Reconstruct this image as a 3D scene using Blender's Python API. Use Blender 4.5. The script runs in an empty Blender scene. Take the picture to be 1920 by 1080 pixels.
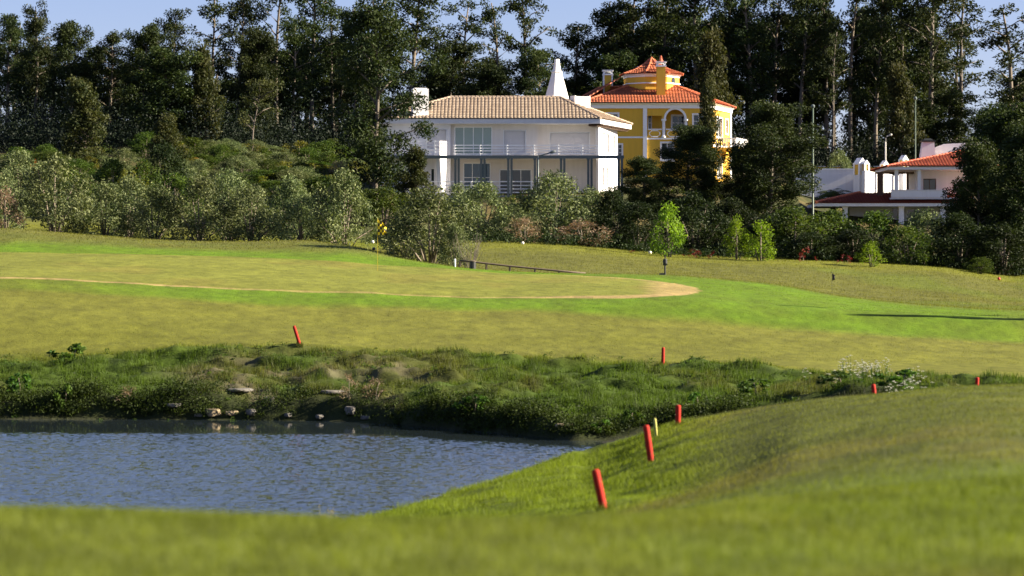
import bpy, math, random
import numpy as np
from mathutils import Vector, Matrix
R = math.radians
scene = bpy.context.scene
COL = scene.collection

# ------------------------------------------------------------------ camera, sky, sun, exposure
FPX, HY, EYE = 5000.0, 510.0, 5.2          # focal length in photo pixels, horizon row, eye height over the pond
cam_d = bpy.data.cameras.new('camera'); cam = bpy.data.objects.new('camera', cam_d); COL.objects.link(cam)
cam_d.sensor_width = 36.0; cam_d.lens = FPX / 1920 * 36
cam_d.clip_start = 0.3; cam_d.clip_end = 6000
cam.location = (0, 0, EYE); cam.rotation_euler = (math.pi / 2 - math.atan(30 / FPX), 0, 0)
cam_d.dof.use_dof = True; cam_d.dof.focus_distance = 165; cam_d.dof.aperture_fstop = 1.5
scene.camera = cam

SUN_AZ, SUN_EL = R(-1), R(25)               # azimuth from +X towards +Y
S = Vector((math.cos(SUN_EL) * math.cos(SUN_AZ), math.cos(SUN_EL) * math.sin(SUN_AZ), math.sin(SUN_EL)))
world = bpy.data.worlds.new('World'); scene.world = world; world.use_nodes = True
wt = world.node_tree; wt.nodes.clear()
wo = wt.nodes.new('ShaderNodeOutputWorld'); wb = wt.nodes.new('ShaderNodeBackground')
sk = wt.nodes.new('ShaderNodeTexSky'); sk.sky_type = 'NISHITA'; sk.sun_disc = False
sk.sun_elevation = SUN_EL; sk.sun_rotation = math.atan2(S.x, S.y)
sk.air_density = 0.9; sk.dust_density = 0.3; sk.ozone_density = 4.5
wb.inputs['Strength'].default_value = 0.042
tcw = wt.nodes.new('ShaderNodeTexCoord'); mpw = wt.nodes.new('ShaderNodeMapping'); mpw.inputs['Scale'].default_value = (3, 3, 9)
nzw = wt.nodes.new('ShaderNodeTexNoise'); nzw.inputs['Scale'].default_value = 2.2; nzw.inputs['Detail'].default_value = 5
crw = wt.nodes.new('ShaderNodeValToRGB'); crw.color_ramp.elements[0].position = .53; crw.color_ramp.elements[1].position = .80
crw.color_ramp.elements[1].color = (.38, .38, .38, 1)
mxw = wt.nodes.new('ShaderNodeMixRGB'); mxw.inputs['Color2'].default_value = (4.4, 4.6, 5.8, 1)
hsw = wt.nodes.new('ShaderNodeMixRGB'); hsw.blend_type = 'MULTIPLY'; hsw.inputs['Fac'].default_value = 1; hsw.inputs['Color2'].default_value = (1.12, .89, .98, 1)
wt.links.new(tcw.outputs['Generated'], mpw.inputs['Vector']); wt.links.new(mpw.outputs[0], nzw.inputs['Vector'])
wt.links.new(nzw.outputs['Fac'], crw.inputs['Fac']); wt.links.new(crw.outputs['Color'], mxw.inputs['Fac'])
wt.links.new(sk.outputs['Color'], hsw.inputs['Color1']); wt.links.new(hsw.outputs['Color'], mxw.inputs['Color1'])
wt.links.new(mxw.outputs['Color'], wb.inputs['Color']); wt.links.new(wb.outputs[0], wo.inputs['Surface'])
sun_d = bpy.data.lights.new('sun', 'SUN'); sun = bpy.data.objects.new('sun', sun_d); COL.objects.link(sun)
sun_d.energy = 5.0; sun_d.angle = R(.5); sun_d.color = (1.0, .88, .68)
sun.rotation_euler = S.to_track_quat('Z', 'Y').to_euler(); sun.location = (60, 0, 60)
scene.view_settings.view_transform = 'Standard'; scene.view_settings.look = 'None'
scene.view_settings.exposure = 1.95; scene.view_settings.gamma = 1

# ------------------------------------------------------------------ helpers
def tag(o, label=None, cat=None, group=None, kind=None):
    if label: o['label'] = label
    if cat: o['category'] = cat
    if group: o['group'] = group
    if kind: o['kind'] = kind
    return o
def thing(name, loc, label, cat, group=None, rz=0):
    o = bpy.data.objects.new(name, None); COL.objects.link(o); o.empty_display_size = .3
    o.location = loc; o.rotation_euler = (0, 0, rz)
    return tag(o, label, cat, group)
def link(name, me, parent=None):
    o = bpy.data.objects.new(name, me); COL.objects.link(o)
    if parent is not None: o.parent = parent
    return o
class MB:
    """collects quads and polygons; .build links them as one mesh object"""
    def __init__(s): s.v = []; s.f = []; s.t = []; s.M = None
    def add(s, vs, fs, tint=.5):
        n = len(s.v)
        for p in vs:
            p = Vector(p)
            s.v.append(s.M @ p if s.M is not None else p); s.t.append(tint)
        s.f += [tuple(n + i for i in f) for f in fs]
    def box(s, x0, x1, y0, y1, z0, z1, tint=.5):
        s.add([(x0,y0,z0),(x1,y0,z0),(x1,y1,z0),(x0,y1,z0),(x0,y0,z1),(x1,y0,z1),(x1,y1,z1),(x0,y1,z1)],
              [(0,3,2,1),(4,5,6,7),(0,1,5,4),(1,2,6,5),(2,3,7,6),(3,0,4,7)], tint)
    def prism(s, poly, z0, z1, top=None):
        n = len(poly); top = top or poly
        s.add([(x,y,z0) for x,y in poly] + [(x,y,z1) for x,y in top],
              [tuple(range(n-1,-1,-1)), tuple(range(n,2*n))] + [(i,(i+1)%n,n+(i+1)%n,n+i) for i in range(n)])
    def tube(s, pts, rad, n=6, tint=.5):
        pts = [Vector(p) for p in pts]
        if not hasattr(rad, '__len__'): rad = [rad] * len(pts)
        vs, fs = [], []
        for i, p in enumerate(pts):
            d = (pts[min(i+1,len(pts)-1)] - pts[max(i-1,0)]).normalized()
            a = d.orthogonal().normalized() if abs(d.z) < .9 else Vector((1,0,0)).cross(d).normalized()
            b = d.cross(a)
            for k in range(n):
                q = 2*math.pi*k/n
                vs.append(p + (a*math.cos(q) + b*math.sin(q)) * rad[i])
        for i in range(len(pts)-1):
            for k in range(n):
                fs.append((i*n+k, i*n+(k+1)%n, (i+1)*n+(k+1)%n, (i+1)*n+k))
        fs.append(tuple(range(n-1,-1,-1))); fs.append(tuple((len(pts)-1)*n+k for k in range(n)))
        s.add(vs, fs, tint)
    def lathe(s, prof, n=12, c=(0,0,0), rot=0):
        vs, fs = [], []
        for r, z in prof:
            for k in range(n):
                q = 2*math.pi*k/n + rot
                vs.append((c[0]+r*math.cos(q), c[1]+r*math.sin(q), c[2]+z))
        for i in range(len(prof)-1):
            for k in range(n): fs.append((i*n+k, i*n+(k+1)%n, (i+1)*n+(k+1)%n, (i+1)*n+k))
        fs.append(tuple(range(n-1,-1,-1))); fs.append(tuple((len(prof)-1)*n+k for k in range(n)))
        s.add(vs, fs)
    def wall(s, x0, x1, z0, z1, y=0, th=.25, holes=()):
        """upright wall in the local XZ plane facing -y, with rectangular openings and their reveals"""
        xs = sorted({x0, x1, *[h[0] for h in holes], *[h[1] for h in holes]}); zs = sorted({z0, z1, *[h[2] for h in holes], *[h[3] for h in holes]})
        for a, b in zip(xs, xs[1:]):
            for c, d in zip(zs, zs[1:]):
                mx, mz = (a+b)/2, (c+d)/2
                if any(h[0] < mx < h[1] and h[2] < mz < h[3] for h in holes): continue
                s.add([(a,y,c),(b,y,c),(b,y,d),(a,y,d)], [(0,1,2,3)])
                s.add([(a,y+th,c),(b,y+th,c),(b,y+th,d),(a,y+th,d)], [(3,2,1,0)])
        for h in list(holes) + [(x0,x1,z0,z1)]:
            a,b,c,d = h
            s.add([(a,y,c),(a,y+th,c),(a,y+th,d),(a,y,d),(b,y,c),(b,y+th,c),(b,y+th,d),(b,y,d)],
                  [(0,1,2,3),(7,6,5,4),(0,4,5,1),(3,2,6,7)])
    def build(s, name, mat, parent=None, smooth=False):
        me = bpy.data.meshes.new(name)
        me.from_pydata([tuple(v) for v in s.v], [], s.f)
        at = me.attributes.new('tint', 'FLOAT', 'POINT'); at.data.foreach_set('value', np.array(s.t, np.float32))
        me.materials.append(mat)
        if smooth: me.polygons.foreach_set('use_smooth', [True]*len(me.polygons))
        me.update()
        return link(name, me, parent)
def np_mesh(name, V, k, mat, tint=None, col=None, loops=None):
    """mesh from an array of separate k-cornered faces (or given loops)"""
    me = bpy.data.meshes.new(name); V = np.ascontiguousarray(V, np.float32)
    me.vertices.add(len(V)); me.vertices.foreach_set('co', V.ravel())
    li = np.arange(len(V), dtype=np.int32) if loops is None else np.asarray(loops, np.int32).ravel()
    me.loops.add(len(li)); me.loops.foreach_set('vertex_index', li)
    nf = len(li)//k
    me.polygons.add(nf); me.polygons.foreach_set('loop_start', np.arange(nf, dtype=np.int32)*k)
    me.update(calc_edges=True)
    if tint is not None:
        a = me.attributes.new('tint', 'FLOAT', 'POINT'); a.data.foreach_set('value', np.ascontiguousarray(tint, np.float32))
    if col is not None:
        a = me.attributes.new('col', 'FLOAT_COLOR', 'POINT')
        c4 = np.ones((len(V),4), np.float32); c4[:,:3] = col; a.data.foreach_set('color', c4.ravel())
    me.materials.append(mat); me.validate()
    return me

# ------------------------------------------------------------------ materials
def nmat(name):
    m = bpy.data.materials.new(name); m.use_nodes = True; nt = m.node_tree
    return m, nt, nt.nodes['Principled BSDF'], nt.nodes['Material Output']
def plain(name, c, rough=.7, var=.12, scale=3.0, metal=0, spec=.4, bump=0.0, bscale=40):
    m, nt, b, o = nmat(name)
    tc = nt.nodes.new('ShaderNodeTexCoord'); nz = nt.nodes.new('ShaderNodeTexNoise'); nz.inputs['Scale'].default_value = scale; nz.inputs['Detail'].default_value = 6
    mx = nt.nodes.new('ShaderNodeMixRGB'); mx.inputs['Color1'].default_value = (*[x*(1-var) for x in c],1); mx.inputs['Color2'].default_value = (*[min(1,x*(1+var)) for x in c],1)
    nt.links.new(tc.outputs['Object'], nz.inputs['Vector']); nt.links.new(nz.outputs['Fac'], mx.inputs['Fac']); nt.links.new(mx.outputs[0], b.inputs['Base Color'])
    b.inputs['Roughness'].default_value = rough; b.inputs['Metallic'].default_value = metal; b.inputs['Specular IOR Level'].default_value = spec
    if bump:
        n2 = nt.nodes.new('ShaderNodeTexNoise'); n2.inputs['Scale'].default_value = bscale; n2.inputs['Detail'].default_value = 4
        bp = nt.nodes.new('ShaderNodeBump'); bp.inputs['Strength'].default_value = bump; bp.inputs['Distance'].default_value = .02
        nt.links.new(tc.outputs['Object'], n2.inputs['Vector']); nt.links.new(n2.outputs['Fac'], bp.inputs['Height']); nt.links.new(bp.outputs[0], b.inputs['Normal'])
    return m
def plaster(name, c, stain=.07):
    """painted render with faint vertical weather streaks"""
    m, nt, b, o = nmat(name)
    tc = nt.nodes.new('ShaderNodeTexCoord'); mp = nt.nodes.new('ShaderNodeMapping'); mp.inputs['Scale'].default_value = (2.2, 2.2, .25)
    n1 = nt.nodes.new('ShaderNodeTexNoise'); n1.inputs['Scale'].default_value = 1.6; n1.inputs['Detail'].default_value = 8
    n2 = nt.nodes.new('ShaderNodeTexNoise'); n2.inputs['Scale'].default_value = 30; n2.inputs['Detail'].default_value = 3
    rp = nt.nodes.new('ShaderNodeValToRGB'); rp.color_ramp.elements[0].position = .35; rp.color_ramp.elements[1].position = .7
    rp.color_ramp.elements[0].color = (*[x*(1-stain) for x in c],1); rp.color_ramp.elements[1].color = (*c,1)
    bp = nt.nodes.new('ShaderNodeBump'); bp.inputs['Strength'].default_value = .25; bp.inputs['Distance'].default_value = .01
    nt.links.new(tc.outputs['Object'], mp.inputs['Vector']); nt.links.new(mp.outputs[0], n1.inputs['Vector']); nt.links.new(tc.outputs['Object'], n2.inputs['Vector'])
    nt.links.new(n1.outputs['Fac'], rp.inputs['Fac']); nt.links.new(rp.outputs[0], b.inputs['Base Color'])
    nt.links.new(n2.outputs['Fac'], bp.inputs['Height']); nt.links.new(bp.outputs[0], b.inputs['Normal']); b.inputs['Roughness'].default_value = .85
    return m
def tile_mat(name, c0, c1):
    m, nt, b, o = nmat(name)
    at = nt.nodes.new('ShaderNodeAttribute'); at.attribute_name = 'tint'
    mx = nt.nodes.new('ShaderNodeMixRGB'); mx.inputs['Color1'].default_value = (*c0,1); mx.inputs['Color2'].default_value = (*c1,1)
    nt.links.new(at.outputs['Fac'], mx.inputs['Fac']); nt.links.new(mx.outputs[0], b.inputs['Base Color']); b.inputs['Roughness'].default_value = .75
    return m
def glass_mat(name, c, rough=.06):
    m, nt, b, o = nmat(name)
    b.inputs['Base Color'].default_value = (*c,1); b.inputs['Roughness'].default_value = rough; b.inputs['Specular IOR Level'].default_value = .7
    return m
def leaf_mat(name, dark, light, trans=.3, rough=.6, tcol=None):
    m, nt, b, o = nmat(name)
    at = nt.nodes.new('ShaderNodeAttribute'); at.attribute_name = 'tint'
    oi = nt.nodes.new('ShaderNodeObjectInfo')
    hs = nt.nodes.new('ShaderNodeHueSaturation'); mr = nt.nodes.new('ShaderNodeMapRange'); mr.inputs['To Min'].default_value = .8; mr.inputs['To Max'].default_value = 1.2
    mh = nt.nodes.new('ShaderNodeMapRange'); mh.inputs['To Min'].default_value = .485; mh.inputs['To Max'].default_value = .515
    mx = nt.nodes.new('ShaderNodeMixRGB'); mx.inputs['Color1'].default_value = (*dark,1); mx.inputs['Color2'].default_value = (*light,1)
    nt.links.new(at.outputs['Fac'], mx.inputs['Fac']); nt.links.new(oi.outputs['Random'], mr.inputs['Value']); nt.links.new(oi.outputs['Random'], mh.inputs['Value'])
    nt.links.new(mx.outputs[0], hs.inputs['Color']); nt.links.new(mr.outputs[0], hs.inputs['Value']); nt.links.new(mh.outputs[0], hs.inputs['Hue'])
    nt.links.new(hs.outputs[0], b.inputs['Base Color']); b.inputs['Roughness'].default_value = rough; b.inputs['Specular IOR Level'].default_value = .12
    tr = nt.nodes.new('ShaderNodeBsdfTranslucent'); ms = nt.nodes.new('ShaderNodeMixShader'); ms.inputs['Fac'].default_value = trans
    tm = nt.nodes.new('ShaderNodeMixRGB'); tm.blend_type = 'MULTIPLY'; tm.inputs['Fac'].default_value = 1; tm.inputs['Color2'].default_value = (*(tcol or (1.5,1.5,.6)),1)
    nt.links.new(hs.outputs[0], tm.inputs['Color1']); nt.links.new(tm.outputs[0], tr.inputs['Color'])
    nt.links.new(b.outputs[0], ms.inputs[1]); nt.links.new(tr.outputs[0], ms.inputs[2]); nt.links.new(ms.outputs[0], o.inputs['Surface'])
    return m
WHITE = plaster('white_plaster', (.76,.75,.76)); YELLOW = plaster('ochre_plaster', (.74,.44,.045), .1); BOUNCE_WHITE = plaster('bounce_warmed_plaster', (.77,.715,.66))  # cream tone puts warm bounced light into the white front walls
TRIM = plain('white_trim', (.88,.88,.88), .6, .05); SHUT = plain('shutter_slats', (.66,.64,.64), .6, .06)
STEEL = plain('grey_green_steel', (.10,.125,.125), .5, .15); GLASS = glass_mat('green_glass', (.24,.32,.29)); DGLASS = glass_mat('dark_glass', (.02,.03,.035))
BGLASS = glass_mat('blue_glass', (.03,.07,.11)); BROWN = plain('brown_wood', (.10,.055,.03), .7, .3, 6); DARK = plain('dark_paint', (.02,.022,.022), .5, .2)
TILE_TAN = tile_mat('tan_tiles', (.31,.23,.165), (.43,.335,.25)); TILE_RED = tile_mat('orange_tiles', (.34,.08,.035), (.52,.155,.06)); TILE_DRED = tile_mat('red_tiles', (.36,.06,.03), (.52,.12,.05))
REDP = plain('red_paint', (.36,.016,.008), .65, .5, 9, spec=.2, bump=.4, bscale=30); BARK = plain('grey_bark', (.16,.13,.10), .9, .4, 4, bump=.5, bscale=12); PALEBARK = plain('pale_bark', (.125,.105,.085), .9, .5, 2)
STONE = plain('pale_stone', (.125,.115,.10), .9, .45, 3, bump=.6, bscale=9); TIMBER = plain('weathered_timber', (.11,.085,.06), .9, .4, 5); CONC = plain('pale_concrete', (.42,.40,.37), .9, .2)
GUM = leaf_mat('eucalyptus_leaves', (.011,.021,.008), (.042,.055,.014), .2); GUMLIT = leaf_mat('young_eucalyptus_leaves', (.018,.027,.010), (.062,.062,.020), .25)  # young leaf colours lightened and warmed to look sunlit
OLIVE = leaf_mat('olive_leaves', (.036,.056,.022), (.185,.21,.09), .2, tcol=(1.2,1.3,.6)); SHRUB = leaf_mat('shrub_leaves', (.020,.040,.010), (.080,.115,.016), .3)
SHADEL = leaf_mat('dark_leaves', (.008,.016,.006), (.026,.040,.010), .2); FOOT = leaf_mat('waterside_leaves', (.012,.026,.006), (.050,.080,.012), .3); DEEP = leaf_mat('undergrowth_leaves', (.004,.009,.006), (.013,.021,.010), .12); LIME = leaf_mat('lime_leaves', (.07,.13,.010), (.17,.26,.022), .4); DRY = leaf_mat('dry_leaves', (.14,.10,.065), (.30,.23,.15), .3, tcol=(1.2,1,.6))  # dark and undergrowth leaf colours hold the deep shade of shrubs and wood
GOLD = leaf_mat('yellow_green_leaves', (.06,.072,.010), (.18,.17,.024), .3); ORANGE = leaf_mat('orange_blossom', (.30,.11,.02), (.5,.22,.04), .2, tcol=(1.2,.9,.5)); REDF = leaf_mat('red_blossom', (.06,.010,.010), (.22,.02,.02), .2, tcol=(1.3,.6,.5))
WHITEF = leaf_mat('white_blossom', (.28,.29,.22), (.6,.6,.52), .3, tcol=(1.1,1.1,1)); WEED = leaf_mat('weed_leaves', (.025,.06,.012), (.08,.15,.02), .35)

def chipped_paint(name, c, wood):
    m, nt, b, o = nmat(name)
    tc = nt.nodes.new('ShaderNodeTexCoord'); mp = nt.nodes.new('ShaderNodeMapping'); mp.inputs['Scale'].default_value = (30, 30, 9)
    n1 = nt.nodes.new('ShaderNodeTexNoise'); n1.inputs['Scale'].default_value = 1; n1.inputs['Detail'].default_value = 6
    n2 = nt.nodes.new('ShaderNodeTexNoise'); n2.inputs['Scale'].default_value = 7
    rp = nt.nodes.new('ShaderNodeValToRGB'); rp.color_ramp.elements[0].position = .62; rp.color_ramp.elements[1].position = .66
    mv = nt.nodes.new('ShaderNodeMixRGB'); mv.inputs['Color1'].default_value = (*[x*.55 for x in c],1); mv.inputs['Color2'].default_value = (*[x*1.25 for x in c],1)
    mx = nt.nodes.new('ShaderNodeMixRGB'); mx.inputs['Color2'].default_value = (*wood,1)
    nt.links.new(tc.outputs['Object'], mp.inputs['Vector']); nt.links.new(mp.outputs[0], n1.inputs['Vector']); nt.links.new(tc.outputs['Object'], n2.inputs['Vector'])
    nt.links.new(n1.outputs['Fac'], rp.inputs['Fac']); nt.links.new(n2.outputs['Fac'], mv.inputs['Fac']); nt.links.new(mv.outputs[0], mx.inputs['Color1']); nt.links.new(rp.outputs[0], mx.inputs['Fac'])
    nt.links.new(mx.outputs[0], b.inputs['Base Color']); b.inputs['Roughness'].default_value = .75; b.inputs['Specular IOR Level'].default_value = .2
    return m
REDP = chipped_paint('chipped_red_paint', (.36,.018,.009), (.16,.09,.05))

# ------------------------------------------------------------------ noise and interpolation
_rs = np.random.RandomState(7); _TAB = _rs.rand(256, 256)
def vnoise(x, y):
    xi = np.floor(x).astype(int); yi = np.floor(y).astype(int); fx = x-xi; fy = y-yi
    fx = fx*fx*(3-2*fx); fy = fy*fy*(3-2*fy)
    g = lambda a, b: _TAB[a & 255, b & 255]
    return (g(xi,yi)*(1-fx)+g(xi+1,yi)*fx)*(1-fy) + (g(xi,yi+1)*(1-fx)+g(xi+1,yi+1)*fx)*fy
def fbm(x, y, o=4):
    s, a, t = 0, .5, 0
    for i in range(o):
        s = s + a*vnoise(x*2**i+17.3*i, y*2**i+9.1*i); t += a; a *= .55
    return s/t
def sstep(x, a, b):
    t = np.clip((x-a)/(b-a), 0, 1); return t*t*(3-2*t)
def pchip(X, Y, x):
    """monotone cubic; Y may be (n,) or (n,m) with X (n,)"""
    X = np.asarray(X, float); Y = np.asarray(Y, float); h = np.diff(X); d = np.diff(Y)/h; n = len(X)
    m = np.zeros(n)
    for i in range(1, n-1):
        if d[i-1]*d[i] > 0:
            w1 = 2*h[i]+h[i-1]; w2 = h[i]+2*h[i-1]; m[i] = (w1+w2)/(w1/d[i-1]+w2/d[i])
    m[0] = d[0] if n == 2 else 0; m[-1] = d[-1] if n == 2 else 0
    x = np.clip(x, X[0], X[-1]); i = np.clip(np.searchsorted(X, x)-1, 0, n-2)
    t = (x-X[i])/h[i]
    return (2*t**3-3*t**2+1)*Y[i] + (t**3-2*t**2+t)*h[i]*m[i] + (-2*t**3+3*t**2)*Y[i+1] + (t**3-t**2)*h[i]*m[i+1]
# ------------------------------------------------------------------ the ground: one sheet round the camera, out to the horizon
# each line runs across the land at a distance r; heights are read from the photograph (row y -> height at that distance)
def L(*k): return [a[0] for a in k], [a[1] for a in k]
def Zy(y, r): return EYE - (y-HY)*r/FPX
def feat(r, y=None, z=None): return dict(r=r, y=y, z=z)
C = lambda v: ([0, 1920], [v, v])
FEATS = [
 feat(C(1), z=C(3.62)), feat(C(9), z=C(3.74)),
 feat(C(15), y=L((0,992),(350,1002),(690,1014),(1130,1020),(1500,1028),(1920,1040))),
 feat(C(28), z=L((0,2.0),(690,2.15),(1130,2.48),(1217,2.60),(1500,2.96),(1920,3.25))),
 feat(C(43), z=L((0,.5),(600,.62),(690,.78),(1130,1.39),(1217,1.60),(1400,2.12),(1500,2.45),(1920,2.95))),
 feat(L((0,52),(600,54),(690,56.5),(900,64.7),(1000,71),(1090,78),(1140,77),(1280,68),(1440,64),(1600,62),(1920,60)),
      z=L((0,0),(690,0),(900,0),(1090,0),(1140,.25),(1280,1.39),(1440,1.96),(1600,2.32),(1920,2.66))),
 feat(L((0,72),(900,72),(1000,76),(1090,80),(1280,79),(1600,78),(1920,76)), z=L((0,-1),(900,-.9),(1000,-.55),(1090,-.15),(1140,0),(1280,.35),(1440,.75),(1600,1.1),(1920,1.5))),
 feat(L((0,94.5),(640,92.9),(900,87),(1000,84.5),(1090,82.3),(1280,83),(1600,83),(1920,82)), z=L((0,0),(1090,0),(1140,.06),(1280,.5),(1440,.9),(1600,1.15),(1920,1.5))),
 feat(L((0,95.2),(640,93.6),(900,87.7),(1000,85.2),(1090,83),(1280,83.8),(1600,83.8),(1920,82.8)), z=L((0,.62),(640,.6),(900,.62),(1000,.6),(1090,.4),(1140,.3),(1280,.6),(1600,1.18),(1920,1.5))),
 feat(L((0,98.5),(640,97.5),(900,92.5),(1100,89),(1280,90),(1600,90),(1920,86)), z=L((0,1.0),(640,1.05),(900,.98),(1100,.75),(1280,.95),(1600,1.25),(1920,1.45))),
 feat(L((0,107),(557,107),(900,106),(1243,104),(1600,98),(1920,92)), y=L((0,668),(557,652),(900,670),(1243,682),(1450,691),(1600,703),(1760,712),(1920,717))),
 feat(C(115), y=L((0,590),(320,598),(640,605),(960,606),(1280,613),(1600,626),(1920,640))),
 feat(L((0,126),(640,124),(1280,122),(1920,119)), y=L((0,522),(300,536),(640,549),(960,558),(1280,559),(1450,573),(1600,584),(1760,592),(1920,598))),
 feat(L((0,148),(640,146),(960,144),(1250,142),(1450,138),(1600,132),(1920,126)), y=L((0,474),(320,478),(640,491),(800,501),(960,513),(1100,518),(1250,526),(1450,543),(1600,568),(1920,589))),
 feat(L((0,166),(320,166),(560,164),(650,160),(790,152),(900,150),(1250,149),(1450,145),(1600,139),(1760,135),(1920,131)),
      y=L((0,430),(160,440),(320,452),(440,455),(560,452),(650,461),(720,476),(790,490),(900,505),(1000,511),(1100,514),(1250,516),(1350,523),(1450,534),(1600,560),(1760,575),(1920,582))),
 feat(L((0,175),(560,174),(650,171),(790,163),(900,160),(1250,159),(1600,151),(1920,145)),
      y=L((0,438),(320,458),(560,458),(650,468),(790,494),(900,509),(1000,514),(1100,517),(1250,520),(1450,537),(1600,563),(1760,577),(1920,584))),
 feat(C(195), y=L((0,425),(320,445),(560,452),(690,458),(890,457),(1050,461),(1170,472),(1280,482),(1440,487),(1600,494),(1760,502),(1920,520))),
 feat(C(216), y=L((0,398),(640,432),(890,440),(1280,466),(1600,476),(1920,502))),
 feat(C(250), y=L((0,345),(400,345),(640,355),(960,367),(1280,374),(1440,392),(1560,430),(1920,440))),
 feat(C(300), y=L((0,285),(400,285),(640,300),(960,312),(1280,322),(1600,345),(1920,345))),
 feat(C(330), y=L((0,270),(640,286),(960,300),(1280,302),(1600,318),(1920,322))),
 feat(C(420), z=L((0,19),(960,16),(1920,13))), feat(C(900), z=C(8)), feat(C(3500), z=C(6)),
]
def feature_cols(u):
    """distances and heights of every line at columns u -> (len(FEATS), len(u))"""
    Rr, Zz = [], []
    for f in FEATS:
        r = pchip(*f['r'], u)
        z = pchip(*f['z'], u) if f['z'] else Zy(pchip(*f['y'], u), r)
        Rr.append(r); Zz.append(z)
    return np.array(Rr), np.array(Zz)
az_in = np.arctan((np.arange(-104, 2025, 8)-960)/FPX)
az_l = -np.concatenate([np.geomspace(-az_in[0], 1.3, 46)[1:], np.linspace(1.3, math.pi, 16)[1:]])[::-1]
az_r = np.concatenate([np.geomspace(az_in[-1], 1.3, 46)[1:], np.linspace(1.3, math.pi, 16)[1:-1]])
AZ = np.concatenate([az_l, az_in, az_r])
RAD = np.concatenate([np.arange(1, 12, .5), np.arange(12, 80, .3), np.arange(80, 112, .2), np.arange(112, 200, .3), np.arange(200, 350, 1.0), np.geomspace(350, 3500, 26)])
def ucol(az): return np.where(np.abs(az) < 1.3, 960+FPX*np.tan(np.clip(az, -1.3, 1.3)), np.where(az > 0, 9999, -9999))
U = ucol(AZ)
FR, FZ = feature_cols(np.clip(U, 0, 1920))
ZG = np.zeros((len(RAD), len(AZ)))
for j in range(len(AZ)):
    ZG[:, j] = pchip(FR[:, j]/math.cos(min(.3, abs(AZ[j]))), FZ[:, j], RAD)     # the lines are given by distance straight ahead
# the pond ends to the left of the picture, and the land closes behind the camera
sl = sstep(-U, 1500, 2600)[None, :]; ZG = ZG*(1-sl) + np.maximum(ZG, 2.2)*sl
back = sstep(np.abs(AZ), 1.2, 2.5)[None, :]; ZG = ZG*(1-back) + 3.6*back
RG, AG = np.meshgrid(RAD, AZ, indexing='ij'); XG = RG*np.sin(AG); YG = RG*np.cos(AG); UG = np.broadcast_to(U[None, :], RG.shape); FG = RG*np.cos(np.minimum(.3, np.abs(AG)))
def line_r(k, u): return pchip(*FEATS[k]['r'], np.clip(u, 0, 1920))
def bank_mask(u, r):
    return sstep(r, line_r(7,u)-1.0, line_r(7,u)+1.2) * (1-sstep(r, line_r(10,u)-1.5, line_r(10,u)+1.5))
def near_bank_mask(u, r):          # rough edge of the near slope along the water
    return (1-sstep(np.clip(u,0,1920), 1180, 1420)) * sstep(r, 36, 44) * (1-sstep(r, line_r(5,u)+2, line_r(5,u)+5))
BM = bank_mask(UG, FG); NB = near_bank_mask(UG, FG)
bump = (fbm(XG/2.2+5, YG/1.5+3, 4)-.5)*1.1 + (fbm(XG/.7, YG/.5, 2)-.5)*.30
ZG = ZG + BM*bump + NB*((fbm(XG/1.3+50, YG/1.6+11, 3)-.55)*.24)
lawn = sstep(FG, 104, 112)*(1-sstep(FG, 190, 200))
ZG = ZG + lawn*((fbm(XG/6+30, YG/4+8, 3)-.5)*.16 + (fbm(XG/1.8+3, YG/.9+8, 2)-.5)*.05) + (1-lawn)*(1-BM)*sstep(RG, 18, 30)*(fbm(XG/3, YG/3, 3)-.5)*.10*(1-sstep(RG,70,80)) + sstep(RG, 205, 240)*(fbm(XG/9, YG/9, 3)-.5)*1.2
def ground_z(x, y):
    x = np.asarray(x, float); y = np.asarray(y, float)
    r = np.hypot(x, y); a = np.arctan2(x, y)
    i = np.clip(np.searchsorted(RAD, r)-1, 0, len(RAD)-2); j = np.clip(np.searchsorted(AZ, a)-1, 0, len(AZ)-2)
    s = np.clip((r-RAD[i])/(RAD[i+1]-RAD[i]), 0, 1); t = np.clip((a-AZ[j])/(AZ[j+1]-AZ[j]), 0, 1)
    return (ZG[i,j]*(1-t)+ZG[i,j+1]*t)*(1-s) + (ZG[i+1,j]*(1-t)+ZG[i+1,j+1]*t)*s
def at(u, r, dz=0.0):
    """point on the ground along column u at distance r"""
    x = (u-960)/FPX*r
    return Vector((x, r, float(ground_z(x, r))+dz))

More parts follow.
